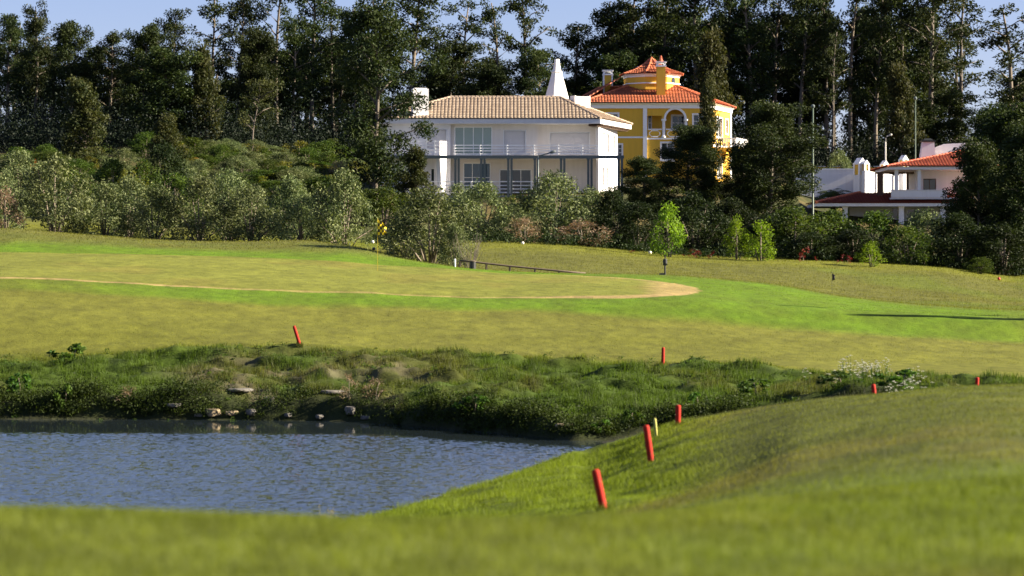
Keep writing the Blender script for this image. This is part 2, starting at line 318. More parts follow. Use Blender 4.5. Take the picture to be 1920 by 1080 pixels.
# turf colours: which grass grows where (albedo; the bank tones also hold painted shade)
c_ = lambda *a: np.array(a, float)
FAIR, DRYG, FRINGE, GREEN, TAN, ROUGH, SCRUB, NEARG = c_(.112,.118,.014), c_(.114,.117,.018), c_(.080,.142,.005), c_(.136,.147,.022), c_(.30,.22,.09), c_(.034,.057,.005), c_(.040,.044,.014), c_(.068,.080,.013)
SOIL = c_(.16,.13,.09)
def turf(u, r, x, y):
    sh = np.shape(u); one = np.ones(sh)[..., None]
    uc = np.clip(u, 0, 1920)
    mixc = lambda base, c, m: base*(1-m[..., None]) + c*m[..., None]
    n1 = fbm(x/5+3, y/9+1, 4); n2 = fbm(x/1.1+40, y/2.2+7, 4); n3 = fbm(x/14+9, y/22+2, 3); n4 = fbm(x/.3, y/.5, 2)
    c = FAIR*one
    # near slope
    near = 1-sstep(r, 78, 84)
    c = mixc(c, NEARG, near)
    c = mixc(c, c_(.100,.088,.020), near*sstep(n1*.6+n2*.4, .46, .66)*.45)
    c = mixc(c, c_(.088,.125,.006), near*near_bank_mask(u, r)*.75)
    c = mixc(c, c_(.080,.115,.008), near*sstep(n3, .50, .64)*.5)
    # lawns beyond the pond
    r8, r9, r10, r11, r12, r13 = (line_r(k, u) for k in (10, 11, 12, 13, 14, 15))
    m = sstep(r, r8-1, r8+3)*(1-sstep(r, r10-5.5, r10-3.5))                     # worn, drier strip between the bank and the fringe
    c = mixc(c, DRYG, m*np.clip(.40+1.1*(n1-.5)+sstep(uc, 300, 620)*.25-sstep(uc, 1750, 1920)*.3, 0, 1))
    wob = (n1-.5)*3
    m = sstep(r, r10-5.5+wob-sstep(uc,700,1300)*.6, r10-3.5+wob)*(1-sstep(r, r11+10, r11+14))*(1-sstep(uc, 1800, 2000)*.5)
    c = mixc(c, FRINGE, m*np.clip(.9-sstep(200-uc, -200, 200)*.5*(r < r10)+.4*(n2-.5), 0, 1))
    tip = 1-np.sqrt(1-np.clip((uc-1150)/163, 0, 1)**2)                                                  # the green narrows to its tip
    g0 = r10 + (r11-r10)*.30*tip; g1 = r11 - (r11-r10)*.68*tip
    ing = sstep(r, g0-.15, g0+.15)*(1-sstep(r, g1-.4, g1+.4))*(1-sstep(u, 1306, 1316))
    c = mixc(c, GREEN, ing)
    c = mixc(c, c_(.20,.12,.035), ing*sstep(n1, .57, .72)*.15)
    w = .35+sstep(uc, 900, 1250)*1.2
    ring = sstep(r, g0-.25, g0-.05)*(1-sstep(r, g0+w*.8, g0+w*1.2))*(1-sstep(u, 1306, 1316))
    c = mixc(c, TAN, ring*(.95-.35*sstep(uc, 250, 500)*(1-sstep(uc, 900, 1100))))
    ring2 = sstep(r, g1-.5-1.5*tip, g1-.2)*(1-sstep(r, g1+.3, g1+.6))*sstep(uc, 1010, 1120)*(1-sstep(u, 1306, 1316))
    c = mixc(c, TAN, ring2*.8)
    m = ing*0 + sstep(uc, 1190, 1250)*(1-sstep(u, 1306, 1316))*sstep(r, g0-.2, g0+.2)*(1-sstep(r, g1-.2, g1+.2)); c = mixc(c, TAN, m*.8)
    hum = sstep(r, r11+3, r11+9)*(1-sstep(r, 183, 190))                           # hummocks and second lawn
    c = mixc(c, c_(.085,.088,.020), hum*.8)
    c = mixc(c, DRYG*.8, hum*sstep(n1, .46, .66)*.7)
    c = mixc(c, c_(.090,.120,.012), sstep(r, r13, r13+8)*(1-sstep(r, 205, 215))*sstep(n3, .5, .62)*.6*sstep(uc, 640, 700))
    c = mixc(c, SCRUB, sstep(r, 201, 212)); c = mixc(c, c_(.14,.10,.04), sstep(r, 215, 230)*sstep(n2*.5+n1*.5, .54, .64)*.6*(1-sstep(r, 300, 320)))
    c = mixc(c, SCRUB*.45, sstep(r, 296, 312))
    # banks
    b = bank_mask(u, r); c = mixc(c, ROUGH, b)  # bank ground darkened to hold the shade in hollows between tufts
    c = mixc(c, c_(.060,.058,.014), b*sstep(n1, .52, .68)*.6)
    bare = b*sstep(n2*.6+n1*.4, .50, .62)*sstep(uc, 230, 420)*(1-sstep(uc, 720, 860))*(1-sstep(r, r8-4, r8-1))
    c = mixc(c, SOIL*.6, bare*.6)
    edge = (1-sstep(np.abs(r-line_r(7,u)-.2), .5, 1.3)); c = mixc(c, c_(.018,.024,.008), edge*.9)  # dark waterside growth, deepened in colour for the shade on the bank foot
    c = mixc(c, c_(.03,.03,.02), sstep(r, line_r(5,u)-.5, line_r(5,u)+1.5)*(1-sstep(r, line_r(7,u)-1, line_r(7,u)+.3)))
    k = (.68+.64*n4)*(.80+.40*n2)*(.87+.26*fbm(x/2.6+77, y/1.1+5, 3))
    return c*k[..., None]
def ground_material():
    m, nt, b, o = nmat('turf')
    at_ = nt.nodes.new('ShaderNodeAttribute'); at_.attribute_name = 'col'
    tc = nt.nodes.new('ShaderNodeTexCoord'); n1 = nt.nodes.new('ShaderNodeTexNoise'); n1.inputs['Scale'].default_value = 5; n1.inputs['Detail'].default_value = 6; n1.inputs['Roughness'].default_value = .7
    mr = nt.nodes.new('ShaderNodeMapRange'); mr.inputs['To Min'].default_value = .62; mr.inputs['To Max'].default_value = 1.38
    mx = nt.nodes.new('ShaderNodeVectorMath'); mx.operation = 'SCALE'
    bp = nt.nodes.new('ShaderNodeBump'); bp.inputs['Strength'].default_value = .8; bp.inputs['Distance'].default_value = .05
    nt.links.new(tc.outputs['Object'], n1.inputs['Vector']); nt.links.new(n1.outputs['Fac'], mr.inputs['Value'])
    nt.links.new(at_.outputs['Color'], mx.inputs[0]); nt.links.new(mr.outputs[0], mx.inputs['Scale']); nt.links.new(mx.outputs[0], b.inputs['Base Color'])
    nt.links.new(n1.outputs['Fac'], bp.inputs['Height']); nt.links.new(bp.outputs[0], b.inputs['Normal'])
    b.inputs['Roughness'].default_value = .9; b.inputs['Specular IOR Level'].default_value = .15
    return m
def blade_material():
    m, nt, b, o = nmat('grass_blades')
    at_ = nt.nodes.new('ShaderNodeAttribute'); at_.attribute_name = 'col'
    nt.links.new(at_.outputs['Color'], b.inputs['Base Color']); b.inputs['Roughness'].default_value = .6; b.inputs['Specular IOR Level'].default_value = .2
    tr = nt.nodes.new('ShaderNodeBsdfTranslucent'); ms = nt.nodes.new('ShaderNodeMixShader'); ms.inputs['Fac'].default_value = .4
    tm = nt.nodes.new('ShaderNodeMixRGB'); tm.blend_type = 'MULTIPLY'; tm.inputs['Fac'].default_value = 1; tm.inputs['Color2'].default_value = (1.5,1.5,.6,1)
    nt.links.new(at_.outputs['Color'], tm.inputs['Color1']); nt.links.new(tm.outputs[0], tr.inputs['Color'])
    nt.links.new(b.outputs[0], ms.inputs[1]); nt.links.new(tr.outputs[0], ms.inputs[2]); nt.links.new(ms.outputs[0], o.inputs['Surface'])
    return m
TURF = ground_material(); BLADES = blade_material()
nr, na = ZG.shape
VG = np.stack([XG, YG, ZG], -1).reshape(-1, 3)
ii, jj = np.meshgrid(np.arange(nr-1), np.arange(na-1), indexing='ij'); a0 = ii*na+jj
quads = np.stack([a0, a0+1, a0+na+1, a0+na], -1).reshape(-1, 4)[:, ::-1]
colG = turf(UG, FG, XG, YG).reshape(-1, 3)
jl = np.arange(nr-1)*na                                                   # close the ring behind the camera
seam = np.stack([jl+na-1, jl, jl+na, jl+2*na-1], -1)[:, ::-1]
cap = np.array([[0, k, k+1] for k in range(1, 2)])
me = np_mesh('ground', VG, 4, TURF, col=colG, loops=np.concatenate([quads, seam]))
me.polygons.foreach_set('use_smooth', [True]*len(me.polygons))
tag(link('ground', me), kind='structure')

# grass that stands up from the ground
rng = np.random.RandomState(11)
def grow(name, n, umin, umax, r0, r1, hgt, wid, dens=None, hue=1.0, lean=.5, label=None):
    r = np.sqrt(rng.uniform(r0*r0, r1*r1, n)); u = rng.uniform(umin, umax, n); x = (u-960)/FPX*r
    keep = np.ones(n, bool)
    if dens is not None: keep = rng.rand(n) < dens(u, r, x)
    r, u, x = r[keep], u[keep], x[keep]; n = len(r)
    z = ground_z(x, r); ok = z > .0; r, u, x, z = r[ok], u[ok], x[ok], z[ok]; n = len(r)
    h = (hgt(u, r, x) if callable(hgt) else hgt)*rng.uniform(.5, 1.3, n); w = wid*rng.uniform(.6, 1.3, n)
    q = rng.uniform(0, 2*math.pi, n); l = rng.uniform(0, 2*math.pi, n); s = h*lean*rng.rand(n)
    dx, dy = np.cos(q)*w*.5, np.sin(q)*w*.5
    V = np.empty((n, 3, 3)); V[:,0] = np.stack([x-dx, r-dy, z-.02], -1); V[:,1] = np.stack([x+dx, r+dy, z-.02], -1); V[:,2] = np.stack([x+np.cos(l)*s, r+np.sin(l)*s, z+h], -1)
    c = turf(u, r, x, r)*rng.uniform(.7, 1.45, n)[:, None]*hue
    me = np_mesh(name, V.reshape(-1, 3), 3, BLADES, col=np.repeat(c, 3, 0))
    return tag(link(name, me), label, 'grass', kind='stuff')
tuft = lambda x, r: fbm(x/.9+70, r/.7+20, 3)
grow('foreground_grass', 110000, -100, 2020, 11, 24, lambda u, r, x: .05, .010, hue=1.15, label='short out of focus grass on the rise nearest the viewer')
grow('slope_grass', 330000, 600, 2020, 24, 70, lambda u, r, x: .045+.10*near_bank_mask(u, r)*sstep(tuft(x, r), .45, .65), .012, dens=lambda u, r, x: (r < line_r(5, u)+3)*np.clip(.45+near_bank_mask(u, r), 0, 1), hue=1.25, label='mown grass on the near slope beside the pond')
grow('bank_grass', 480000, -380, 2020, 80, 110, lambda u, r, x: 0.05+.22*sstep(tuft(x, r), .42, .70)*bank_mask(u, r), .022, dens=lambda u, r, x: np.clip(bank_mask(u, r)*(.25+1.3*sstep(tuft(x, r), .36, .6))*(1-.75*sstep(fbm(x/1.1+40, r/2.2+7, 4)*.6+fbm(x/5+3, r/9+1, 4)*.4, .5, .62)*sstep(u, 230, 420)*(1-sstep(u, 720, 860))), 0, 1), hue=1.3, label='rough tufted grass on the far bank of the pond')
grow('lawn_grass', 260000, -60, 2020, 104, 200, lambda u, r, x: .035+.05*sstep(r, line_r(13, u)+3, line_r(13, u)+9), .03, dens=lambda u, r, x: 1-.85*(sstep(r, line_r(12,u)-.5, line_r(12,u))*(1-sstep(r, line_r(13,u)-.5, line_r(13,u)))*(u < 1312)), hue=1.12, label='short lawn grass around and beyond the putting green')

# the pond
def water_material():
    m, nt, b, o = nmat('pond_water')
    b.inputs['Base Color'].default_value = (.018,.026,.030,1)
    at_ = nt.nodes.new('ShaderNodeAttribute'); at_.attribute_name = 'tint'; mr = nt.nodes.new('ShaderNodeMapRange'); mr.inputs['To Min'].default_value = .03; mr.inputs['To Max'].default_value = .085
    nt.links.new(at_.outputs['Fac'], mr.inputs['Value']); nt.links.new(mr.outputs[0], b.inputs['Roughness']); b.inputs['IOR'].default_value = 1.5; b.inputs['Specular IOR Level'].default_value = .9
    return m
wu = np.concatenate([np.linspace(-2600, -120, 40)[:-1], np.linspace(-120, 1320, 560)]); wr = np.concatenate([np.linspace(40, 50, 20)[:-1], np.linspace(50, 96, 1150), np.linspace(96, 108, 8)[1:]])
WR, WU = np.meshgrid(wr, wu, indexing='ij'); WX = (WU-960)/FPX*WR
cw = np.interp(WU, [0, 700, 1100], [7.6, 6.2, 1.6]); calm = sstep(WR, line_r(7, WU)-cw+(fbm(WX/2.5, WR/2, 3)-.5)*2.0, line_r(7, WU)-cw-2.2+(fbm(WX/2.5, WR/2, 3)-.5)*2.0)
rip = (fbm(WX/.15+WR*.3, WR/.10, 1)-.5)*1.0 + (fbm(WX/.30+9, WR/.16+4, 2)-.5)*.9
WZ = rip*(.001+.0165*calm)
nW = WZ.shape; a0 = np.arange(nW[0]-1)[:, None]*nW[1]+np.arange(nW[1]-1)[None, :]
me = np_mesh('water', np.stack([WX, WR, WZ], -1).reshape(-1, 3), 4, water_material(), tint=calm.ravel(), loops=np.stack([a0, a0+1, a0+nW[1]+1, a0+nW[1]], -1).reshape(-1, 4))
me.polygons.foreach_set('use_smooth', [True]*len(me.polygons))
tag(link('water', me), kind='structure')

for u_, r_ in ((1133,42),(1221,48.5),(1271,65),(1243,104),(562,106.3),(1831,88)):
    grow('stake_grass', 500, u_-16*42/r_, u_+16*42/r_, r_-.22, r_+.18, .13, .012, hue=1.2, label='longer grass left standing round a red stake')
# ------------------------------------------------------------------ buildings
def part(name, mb, mat, parent, label=None, smooth=False):
    o = mb.build(name, mat, parent, smooth)
    if label: o['label'] = label
    return o
def tiled_plane(mb, a, b, c, d, w=.30, course=.42, amp=.055, seed=1):
    """barrel-tiled roof slope: a-b along the eave, d-c along the ridge; half-round tiles in courses, cut at the hips"""
    rd = random.Random(seed)
    a, b, c, d = map(Vector, (a, b, c, d))
    ex = (b-a).normalized(); nrm = (b-a).cross(d-a)
    if nrm.length < 1e-6: nrm = (b-a).cross(c-a)
    nrm.normalize()
    if nrm.z < 0: nrm = -nrm
    up = nrm.cross(ex)
    if up.z < 0: up = -up
    Lb = (b-a).length; T = max((c-a).dot(up), (d-a).dot(up)); sd, sc = (d-a).dot(ex), (c-a).dot(ex); td, tc_ = (d-a).dot(up), (c-a).dot(up)
    mb.add([a-nrm*.02, b-nrm*.02, c-nrm*.02, d-nrm*.02], [(0,1,2,3)], .3)
    def top(s):
        if s < sd: return td*s/sd if sd > 1e-6 else 0
        if s > sc: return tc_*(Lb-s)/(Lb-sc) if Lb-sc > 1e-6 else 0
        return td + (tc_-td)*((s-sd)/(sc-sd) if sc-sd > 1e-6 else 0)
    lo = lambda s: 0.0
    n = max(1, int(round(Lb/w))); w = Lb/n; K = 6
    prof = [0, .55, .92, 1.0, .92, .55, 0]; amp *= 1.0
    # columns may start left of a or right of b when the ridge is longer than the eave
    s0 = min(0, sd); s1 = max(Lb, sc)
    def bottom(s):
        if s < 0: return td*s/sd if sd < -1e-6 else 0
        if s > Lb: return tc_*(s-Lb)/(sc-Lb) if sc-Lb > 1e-6 else 0
        return 0
    i = math.floor(s0/w)
    while i*w < s1-1e-6:
        ss = [min(max((i+k/K)*w, s0), s1) for k in range(K+1)]
        tt = [max(0, top(s) if 0 <= s <= Lb or sd <= s <= sc else 0) for s in ss]; bb = [bottom(s) for s in ss]
        j = 0
        while j*course < max(tt):
            t0, t1 = j*course, (j+1)*course+.05
            tint = rd.uniform(.1, .9)
            lo_, hi_ = [], []
            for k in range(K+1):
                q0, q1 = min(max(t0, bb[k]), max(tt[k], bb[k])), min(max(t1, bb[k]), max(tt[k], bb[k]))
                h = prof[k]*amp
                lo_.append(a + ex*ss[k] + up*q0 + nrm*(h+.07)); hi_.append(a + ex*ss[k] + up*q1 + nrm*(h*.7+.005))
            fs = [(k, k+1, K+2+k, K+1+k) for k in range(K)]
            mb.add(lo_ + hi_, fs, tint); j += 1
        i += 1
def framed_window(parent, x0, x1, z0, z1, y, mf=TRIM, mg=DGLASS, nx=2, nz=1, fw=.07, surround=0, M=None, name='window', depth=.14, smat=None):
    """frame with glazing bars set in an opening; the pane is a sub-part"""
    f = MB(); f.M = M; yy = y+depth
    f.box(x0, x0+fw, yy-.04, yy+.04, z0, z1); f.box(x1-fw, x1, yy-.04, yy+.04, z0, z1)
    f.box(x0+fw, x1-fw, yy-.04, yy+.04, z0, z0+fw); f.box(x0+fw, x1-fw, yy-.04, yy+.04, z1-fw, z1)
    for k in range(1, nx):
        xm = x0+(x1-x0)*k/nx; f.box(xm-.03, xm+.03, yy-.035, yy+.035, z0+fw, z1-fw)
    for k in range(1, nz):
        zm = z0+(z1-z0)*k/nz; f.box(x0+fw, x1-fw, yy-.03, yy+.03, zm-.025, zm+.025)
    if surround:
        s = surround; f.box(x0-s, x0, y-.05, y+.02, z0-s, z1+s); f.box(x1, x1+s, y-.05, y+.02, z0-s, z1+s)
        f.box(x0, x1, y-.05, y+.02, z1, z1+s); f.box(x0-.05, x1+.05, y-.09, y+.02, z0-s, z0)
    fo = f.build(name, mf, parent)
    g = MB(); g.M = M; g.box(x0+fw*.5, x1-fw*.5, yy-.012, yy+.012, z0+fw*.5, z1-fw*.5); g.build('pane', mg, fo)
    return fo
def shutter(parent, x0, x1, z0, z1, y, M=None, box=True):
    s = MB(); s.M = M; n = max(6, int((z1-z0)/.09)); yy = y+.12
    for k in range(n):
        a = z0+(z1-z0)*k/n; b = z0+(z1-z0)*(k+1)/n
        s.add([(x0,yy,a),(x1,yy,a),(x1,yy-.018,(a+b)/2),(x0,yy-.018,(a+b)/2),(x1,yy,b-.004),(x0,yy,b-.004)], [(0,1,2,3),(3,2,4,5)])
    o = s.build('roller_shutter', SHUT, parent)
    f = MB(); f.M = M; f.box(x0-.06, x0, y-.02, yy+.02, z0, z1+.06); f.box(x1, x1+.06, y-.02, yy+.02, z0, z1+.06); f.box(x0, x1, y-.02, yy+.02, z1, z1+.06); f.box(x0-.08, x1+.08, y-.06, yy, z0-.06, z0)
    f.build('frame', TRIM, o)
    return o
def frame_mat(p, q):
    """local frame with x along p->q (plan), y into the building"""
    p, q = Vector((*p, 0)), Vector((*q, 0)); x = (q-p).normalized(); y = Vector((-x.y, x.x, 0))
    return Matrix(((x.x, y.x, 0, p.x), (x.y, y.y, 0, p.y), (0, 0, 1, 0), (0, 0, 0, 1))), (q-p).length

# ---- the white two-storey villa
Wr = 250.0; Wb = Zy(366, Wr)
wx = lambda p, y=0.0: (p-960)*(Wr+y)/FPX
wz = lambda p, y=0.0: EYE-(p-HY)*(Wr+y)/FPX-Wb
W = thing('white_house', (0, Wr, Wb), 'long white two storey villa with pale brown tiled hip roof and white balcony rails', 'house')
B_, C_ = (8.12, 0.0), (10.2, 8.2)
m = MB()
m.wall(wx(845), wx(1008), 3.55, 6.7, 0, .25, [(wx(852), wx(923), 3.72, 6.42), (wx(945), wx(985), 4.0, 6.05)])
m.wall(wx(1008), wx(1118), 3.55, 6.7, .75, .25, [(wx(1032), wx(1105), 4.0, 5.9)])
m.wall(wx(845), B_[0]-.2, -.6, 3.4, 1.2, .25, [(wx(868), wx(920), .3, 3.1), (wx(936), wx(997), .02, 2.5)])
m.add([(wx(1008),0,3.55),(wx(1008),.75,3.55),(wx(1008),.75,6.7),(wx(1008),0,6.7)], [(0,1,2,3)])
m.box(wx(1117), B_[0], .003, .75, 3.55, 6.7); m.box(B_[0]-.2, B_[0], .004, 1.45, -.8, 3.45)
m.add([(C_[0],C_[1],-.8),(-12.3,8.6,-.8),(-12.3,8.6,6.7),(C_[0],C_[1],6.7)], [(0,1,2,3)])
part('wall', m, BOUNCE_WHITE, W)
MR, LR = frame_mat(B_, C_)
m = MB(); m.M = MR
m.wall(.003, LR, -1.0, 6.7, 0, .25, [(1.2, 4.6, 4.2, 5.95), (1.6, 2.4, 1.0, 2.7), (3.4, 4.3, 1.0, 2.7), (6.0, 7.4, 4.2, 5.9)])
part('side_wall', m, WHITE, W, 'sunlit white end wall')
shutter(W, 1.2, 4.6, 4.2, 5.95, 0, MR); shutter(W, 1.6, 2.4, 1.0, 2.7, 0, MR); shutter(W, 3.4, 4.3, 1.0, 2.7, 0, MR); shutter(W, 6.0, 7.4, 4.2, 5.9, 0, MR)
m = MB()
m.wall(-12.3, wx(845)-.003, -.8, 6.7, -.42, .3, [(wx(801), wx(837), 4.3, 6.12), (wx(808), wx(815), .1, 2.5)])
m.add([(wx(845)-.003,-.42,-.8),(wx(845)-.003,1.2,-.8),(wx(845)-.003,1.2,6.7),(wx(845)-.003,-.42,6.7)], [(0,1,2,3)])
m.add([(-12.3,8.6,-.8),(-12.3,-.42,-.8),(-12.3,-.42,6.7),(-12.3,8.6,6.7)], [(0,1,2,3)])
part('wing_wall', m, WHITE, W)
shutter(W, wx(801), wx(837), 4.3, 6.12, -.42); shutter(W, wx(945), wx(985), 4.0, 6.05, 0); shutter(W, wx(1032), wx(1105), 4.0, 5.9, .75)
framed_window(W, wx(852), wx(923), 3.72, 6.42, 0, TRIM, GLASS, 4, 1, .09, depth=.1)
m = MB()
for a, b in ((858,866),(875,890),(898,906),(909,920)):
    n = 6
    for k in range(n):
        x0 = wx(a)+(wx(b)-wx(a))*k/n; x1 = wx(a)+(wx(b)-wx(a))*(k+1)/n
        m.add([(x0,.32,3.75),((x0+x1)/2,.40,3.75),((x0+x1)/2,.40,6.4),(x0,.32,6.4),(x1,.32,3.75),(x1,.32,6.4)], [(0,1,2,3),(1,4,5,2)])
part('curtain', m, SHUT, W)
framed_window(W, wx(868), wx(920), .3, 3.1, 1.2, TRIM, BGLASS, 3, 2, .10)
framed_window(W, wx(936), wx(997), .02, 2.5, 1.2, TRIM, DGLASS, 3, 1, .10, name='sliding_door')
framed_window(W, wx(808), wx(815), .1, 2.5, -.42, TRIM, DGLASS, 1, 1, .05, name='door')
m = MB(); m.box(wx(1040), wx(1108), 1.13, 1.19, .1, 2.5); part('garage_panel', m, BOUNCE_WHITE, W)
m = MB(); m.box(wx(845), wx(1117), -1.25, 1.196, 3.403, 3.548); part('balcony_slab', m, WHITE, W)
# wing balcony with an angled, pierced end panel
m = MB(); m.prism([(-11.6,-2.3),(wx(826),-2.3),(wx(838.5),-1.55),(wx(838.5),-.44),(-11.6,-.44)], 3.42, 3.66); part('balcony_slab', m, WHITE, W)
MP, LP = frame_mat((wx(826), -2.28), (wx(838.5), -1.53))
m = MB(); m.M = MP
m.wall(0, LP, 3.663, 4.98, 0, .09, [(LP*(.12+.29*i), LP*(.12+.29*i)+LP*.18, 3.84+.38*j, 4.06+.38*j) for i in range(3) for j in range(3)])
part('pierced_panel', m, WHITE, W)
m = MB(); m.M = MP; m.add([(0,0,3.41),(LP,0,3.41),(LP*.75,0,.2),(LP*.3,0,.2),(0,.5,3.41),(LP,.5,3.41),(LP*.75,.5,.2),(LP*.3,.5,.2)], [(0,3,2,1),(4,5,6,7),(0,4,7,3),(1,2,6,5),(3,7,6,2)]); part('buttress', m, WHITE, W)
def railing(x0, x1, y, zb, zs, posts, name='railing'):
    m = MB()
    for z in zs: m.box(x0, x1, y-.03, y+.03, z-.045, z+.045)
    for p in posts: m.box(p-.05, p+.05, y-.1, y-.032, zb, zs[-1]+.045)
    return part(name, m, TRIM, W)
railing(-11.6, wx(826), -2.25, 3.66, [3.95, 4.25, 4.58, 4.95], [-11.5, wx(750), wx(768), wx(785), wx(801), wx(816)])
railing(wx(850), B_[0], -1.2, 3.55, [3.82, 4.1, 4.35, 4.62], [wx(853), wx(900), wx(950), wx(1000), wx(1045), wx(1090), wx(1119)])
railing(wx(762), wx(1000), -2.2, -.1, [.2, .52, .85, 1.2], [wx(766), wx(795), wx(826), wx(860), wx(884), wx(920), wx(960), wx(996)])
m = MB(); m.box(-12, B_[0]+.1, -3.2, 1.0, -.7, -.1); part('terrace', m, CONC, W)
# side terrace rail on the right
m = MB()
for k in range(7): m.box(B_[0]+1.9+k*.17, B_[0]+1.95+k*.17, 1.9, 1.95, -.1, .98)
for z in (.2,.46,.72,.98): m.box(B_[0]+1.85, B_[0]+3.1, 1.87, 1.98, z, z+.09)
part('side_railing', m, TRIM, W)
# eaves and roof
E = [(-13.2,-1.0),(8.25,-1.0),(11.6,9.0),(-13.2,9.4)]
m = MB(); m.prism(E, 6.66, 7.10); part('fascia', m, WHITE, W)
m = MB(); MS, LS = frame_mat((8.25,-1.0),(11.6,9.0)); m.M = MS
for k in range(16): m.box(.5+k*.62, .62+k*.62, .08, 1.3, 6.50, 6.657)
m.box(.1, LS-.1, .35, 1.2, 6.44, 6.49)
part('rafter', m, BROWN, W)
rz = 9.41; r0, r1 = (-5.84,3.9,rz), (4.57,3.9,rz); rb0, rb1 = r0, r1
e = [(x,y,7.12) for x,y in [(-13.25,-1.06),(8.29,-1.06),(11.68,9.05),(-13.25,9.45)]]
m = MB()
tiled_plane(m, e[0], e[1], r1, r0, .34, .42, .06, 3); tiled_plane(m, e[1], e[2], r1, r1, .34, .42, .06, 4); tiled_plane(m, e[2], e[3], r0, r1, .34, .42, .06, 5); tiled_plane(m, e[3], e[0], r0, r0, .34, .42, .06, 6)
ro = part('roof', m, TILE_TAN, W)
m = MB()
def ridge_caps(m, a, b, rad=.13, step=.4):
    a, b = Vector(a), Vector(b); n = max(2, int((b-a).length/step))
    for k in range(n):
        p, q = a.lerp(b, k/n), a.lerp(b, (k+1.08)/n); m.tube([p+Vector((0,0,.04)), q+Vector((0,0,.02))], [rad*1.06, rad*.92], 8, random.Random(k).uniform(.2,.9))
ridge_caps(m, r0, r1); ridge_caps(m, e[0], r0); ridge_caps(m, e[1], r1); ridge_caps(m, e[2], r1)
m.build('ridge_tiles', TILE_TAN, ro)
def yawed(cx, cy, a): return Matrix.Translation((cx, cy, 0)) @ Matrix.Rotation(a, 4, 'Z')
m = MB(); m.M = yawed(wx(788,-.3), -.25, R(14)); m.box(-.74, .74, -.3, .5, 6.9, 9.95); m.box(-.6, .6, -.2, .38, 9.953, 10.02); part('chimney', m, WHITE, W, 'tall white slab chimney at the left end of the roof')
m = MB(); m.M = yawed(wx(1088,5), 5.0, R(28)); m.box(-.85, .85, -.45, .45, 6.9, 9.3); m.box(-.85, -.7, -.45, .45, 9.3, 9.62); m.box(.7, .85, -.45, .45, 9.3, 9.62); m.box(-.7, .7, .3, .45, 9.3, 9.6); m.box(-.7, .7, -.45, -.3, 9.3, 9.55)
part('chimney', m, WHITE, W, 'squat white chimney on the right hip of the roof')
m = MB(); cx, cy = wx(1044,7.2), 7.2; zc = lambda p: wz(p, 7.2)
m.lathe([(1.52, 6.7),(1.27,zc(190)),(.50,zc(137)),(.54,zc(136)),(.54,zc(134.5)),(.44,zc(134)),(.30,zc(121)),(.33,zc(120.5)),(.33,zc(119)),(.28,zc(118.5)),(.24,zc(111))], 6, (cx,cy,0), R(14))
part('cone_chimney', m, WHITE, W, 'tall white six sided tapering chimney with narrow neck behind the ridge')

# ---- steel pergola before the villa, and the lamp at it
PG = thing('pergola', (0, Wr-4, Wb), 'long grey green steel frame on paired posts in front of the white villa', 'pergola')
px_ = lambda p: (p-960)*(Wr-4)/FPX; pz_ = lambda p: EYE-(p-HY)*(Wr-4)/FPX-Wb
m = MB(); m.box(px_(735), px_(1170), -.09, .09, pz_(297), pz_(291.5)); m.box(px_(735), px_(1170), 1.0, 1.12, pz_(296.5), pz_(292.5))
for p in (760, 810, 857, 905.5, 956, 1006, 1055, 1106, 1163): m.box(px_(p)-.05, px_(p)+.05, .092, .998, pz_(296), pz_(293))
part('beam', m, STEEL, PG)
for p in (857, 905.5, 956, 1006, 1055, 1106, 1163):
    for dx, dy in ((-.15, 0), (.15, 0)):
        m = MB(); x = px_(p)+dx; m.box(x-.105, x+.105, -.105+dy, .105+dy, -2.6, pz_(297)-.003); m.box(x-.15, x+.15, -.14, .14, pz_(297)-.12, pz_(297)-.004) if dx < 0 else None
        part('post', m, STEEL, PG)
def curved_lamp(name, u, r, ytop, pts_px, head_len, label, mat, rad=.06, head_mat=STEEL):
    b = at(u, r); t = thing(name, b, label, 'street lamp')
    X = lambda p: (p-960)/FPX*r-b.x; Zl = lambda y: Zy(y, r)-b.z
    m = MB(); m.tube([(0,0,-.3),(0,0,Zl(pts_px[0][1]))], [rad*1.25, rad], 8); part('pole', m, mat, t, smooth=True)
    m = MB(); m.tube([(X(p),0,Zl(y)) for p,y in pts_px], [rad*.8]*len(pts_px), 7); part('arm', m, mat, t, smooth=True)
    p, y = pts_px[-1]; q, yq = pts_px[-2]
    m = MB(); d = Vector((p-q, 0, -(y-yq))).normalized(); c = Vector((X(p),0,Zl(y)))
    for s, w in ((0,.08),(.1,.15),(head_len*.8,.14),(head_len,.05)):
        pass
    m.tube([c, c+d*.12, c+d*head_len*.8, c+d*head_len], [.06,.12,.11,.04], 8); part('lamp_head', m, head_mat, t, smooth=True)
    return t
curved_lamp('street_lamp', 1009, Wr-6, 293, [(1009,293),(1014,291.5),(1024,288.5),(1031,286.5)], .55, 'dark street lamp with short slanting arm before the white villa', STEEL, .07)

# ---- the ochre villa with orange roof
Yr = 285.0; Yb = Zy(335, Yr)
yx = lambda p, y=0.0: (p-960)*(Yr+y)/FPX
yz = lambda p, y=0.0: EYE-(p-HY)*(Yr+y)/FPX-Yb
Y = thing('yellow_house', (0, Yr, Yb), 'ochre yellow villa with white trim, orange tiled roof and roof lantern', 'house')
FL, FRt = (yx(1098), 0), (yx(1329), 0); BR, BL = (yx(1370,8.5), 8.5), (yx(1062,8.5), 8.5)
m = MB(); top = yz(199)
lx0, lx1, lz0, lz1 = yx(1214), yx(1290), yz(258), yz(205)
m.wall(FL[0], FRt[0], -3, top, 0, .3, [(yx(1130), yx(1158.5), yz(231), yz(213.5)), (yx(1159), yx(1166), yz(294), yz(271)), (lx0, lx1, lz0, lz1), (yx(1300), yx(1320), yz(252), yz(215)), (yx(1240), yx(1262), yz(300), yz(268))])
MB_, LB_ = frame_mat(FRt, BR); 
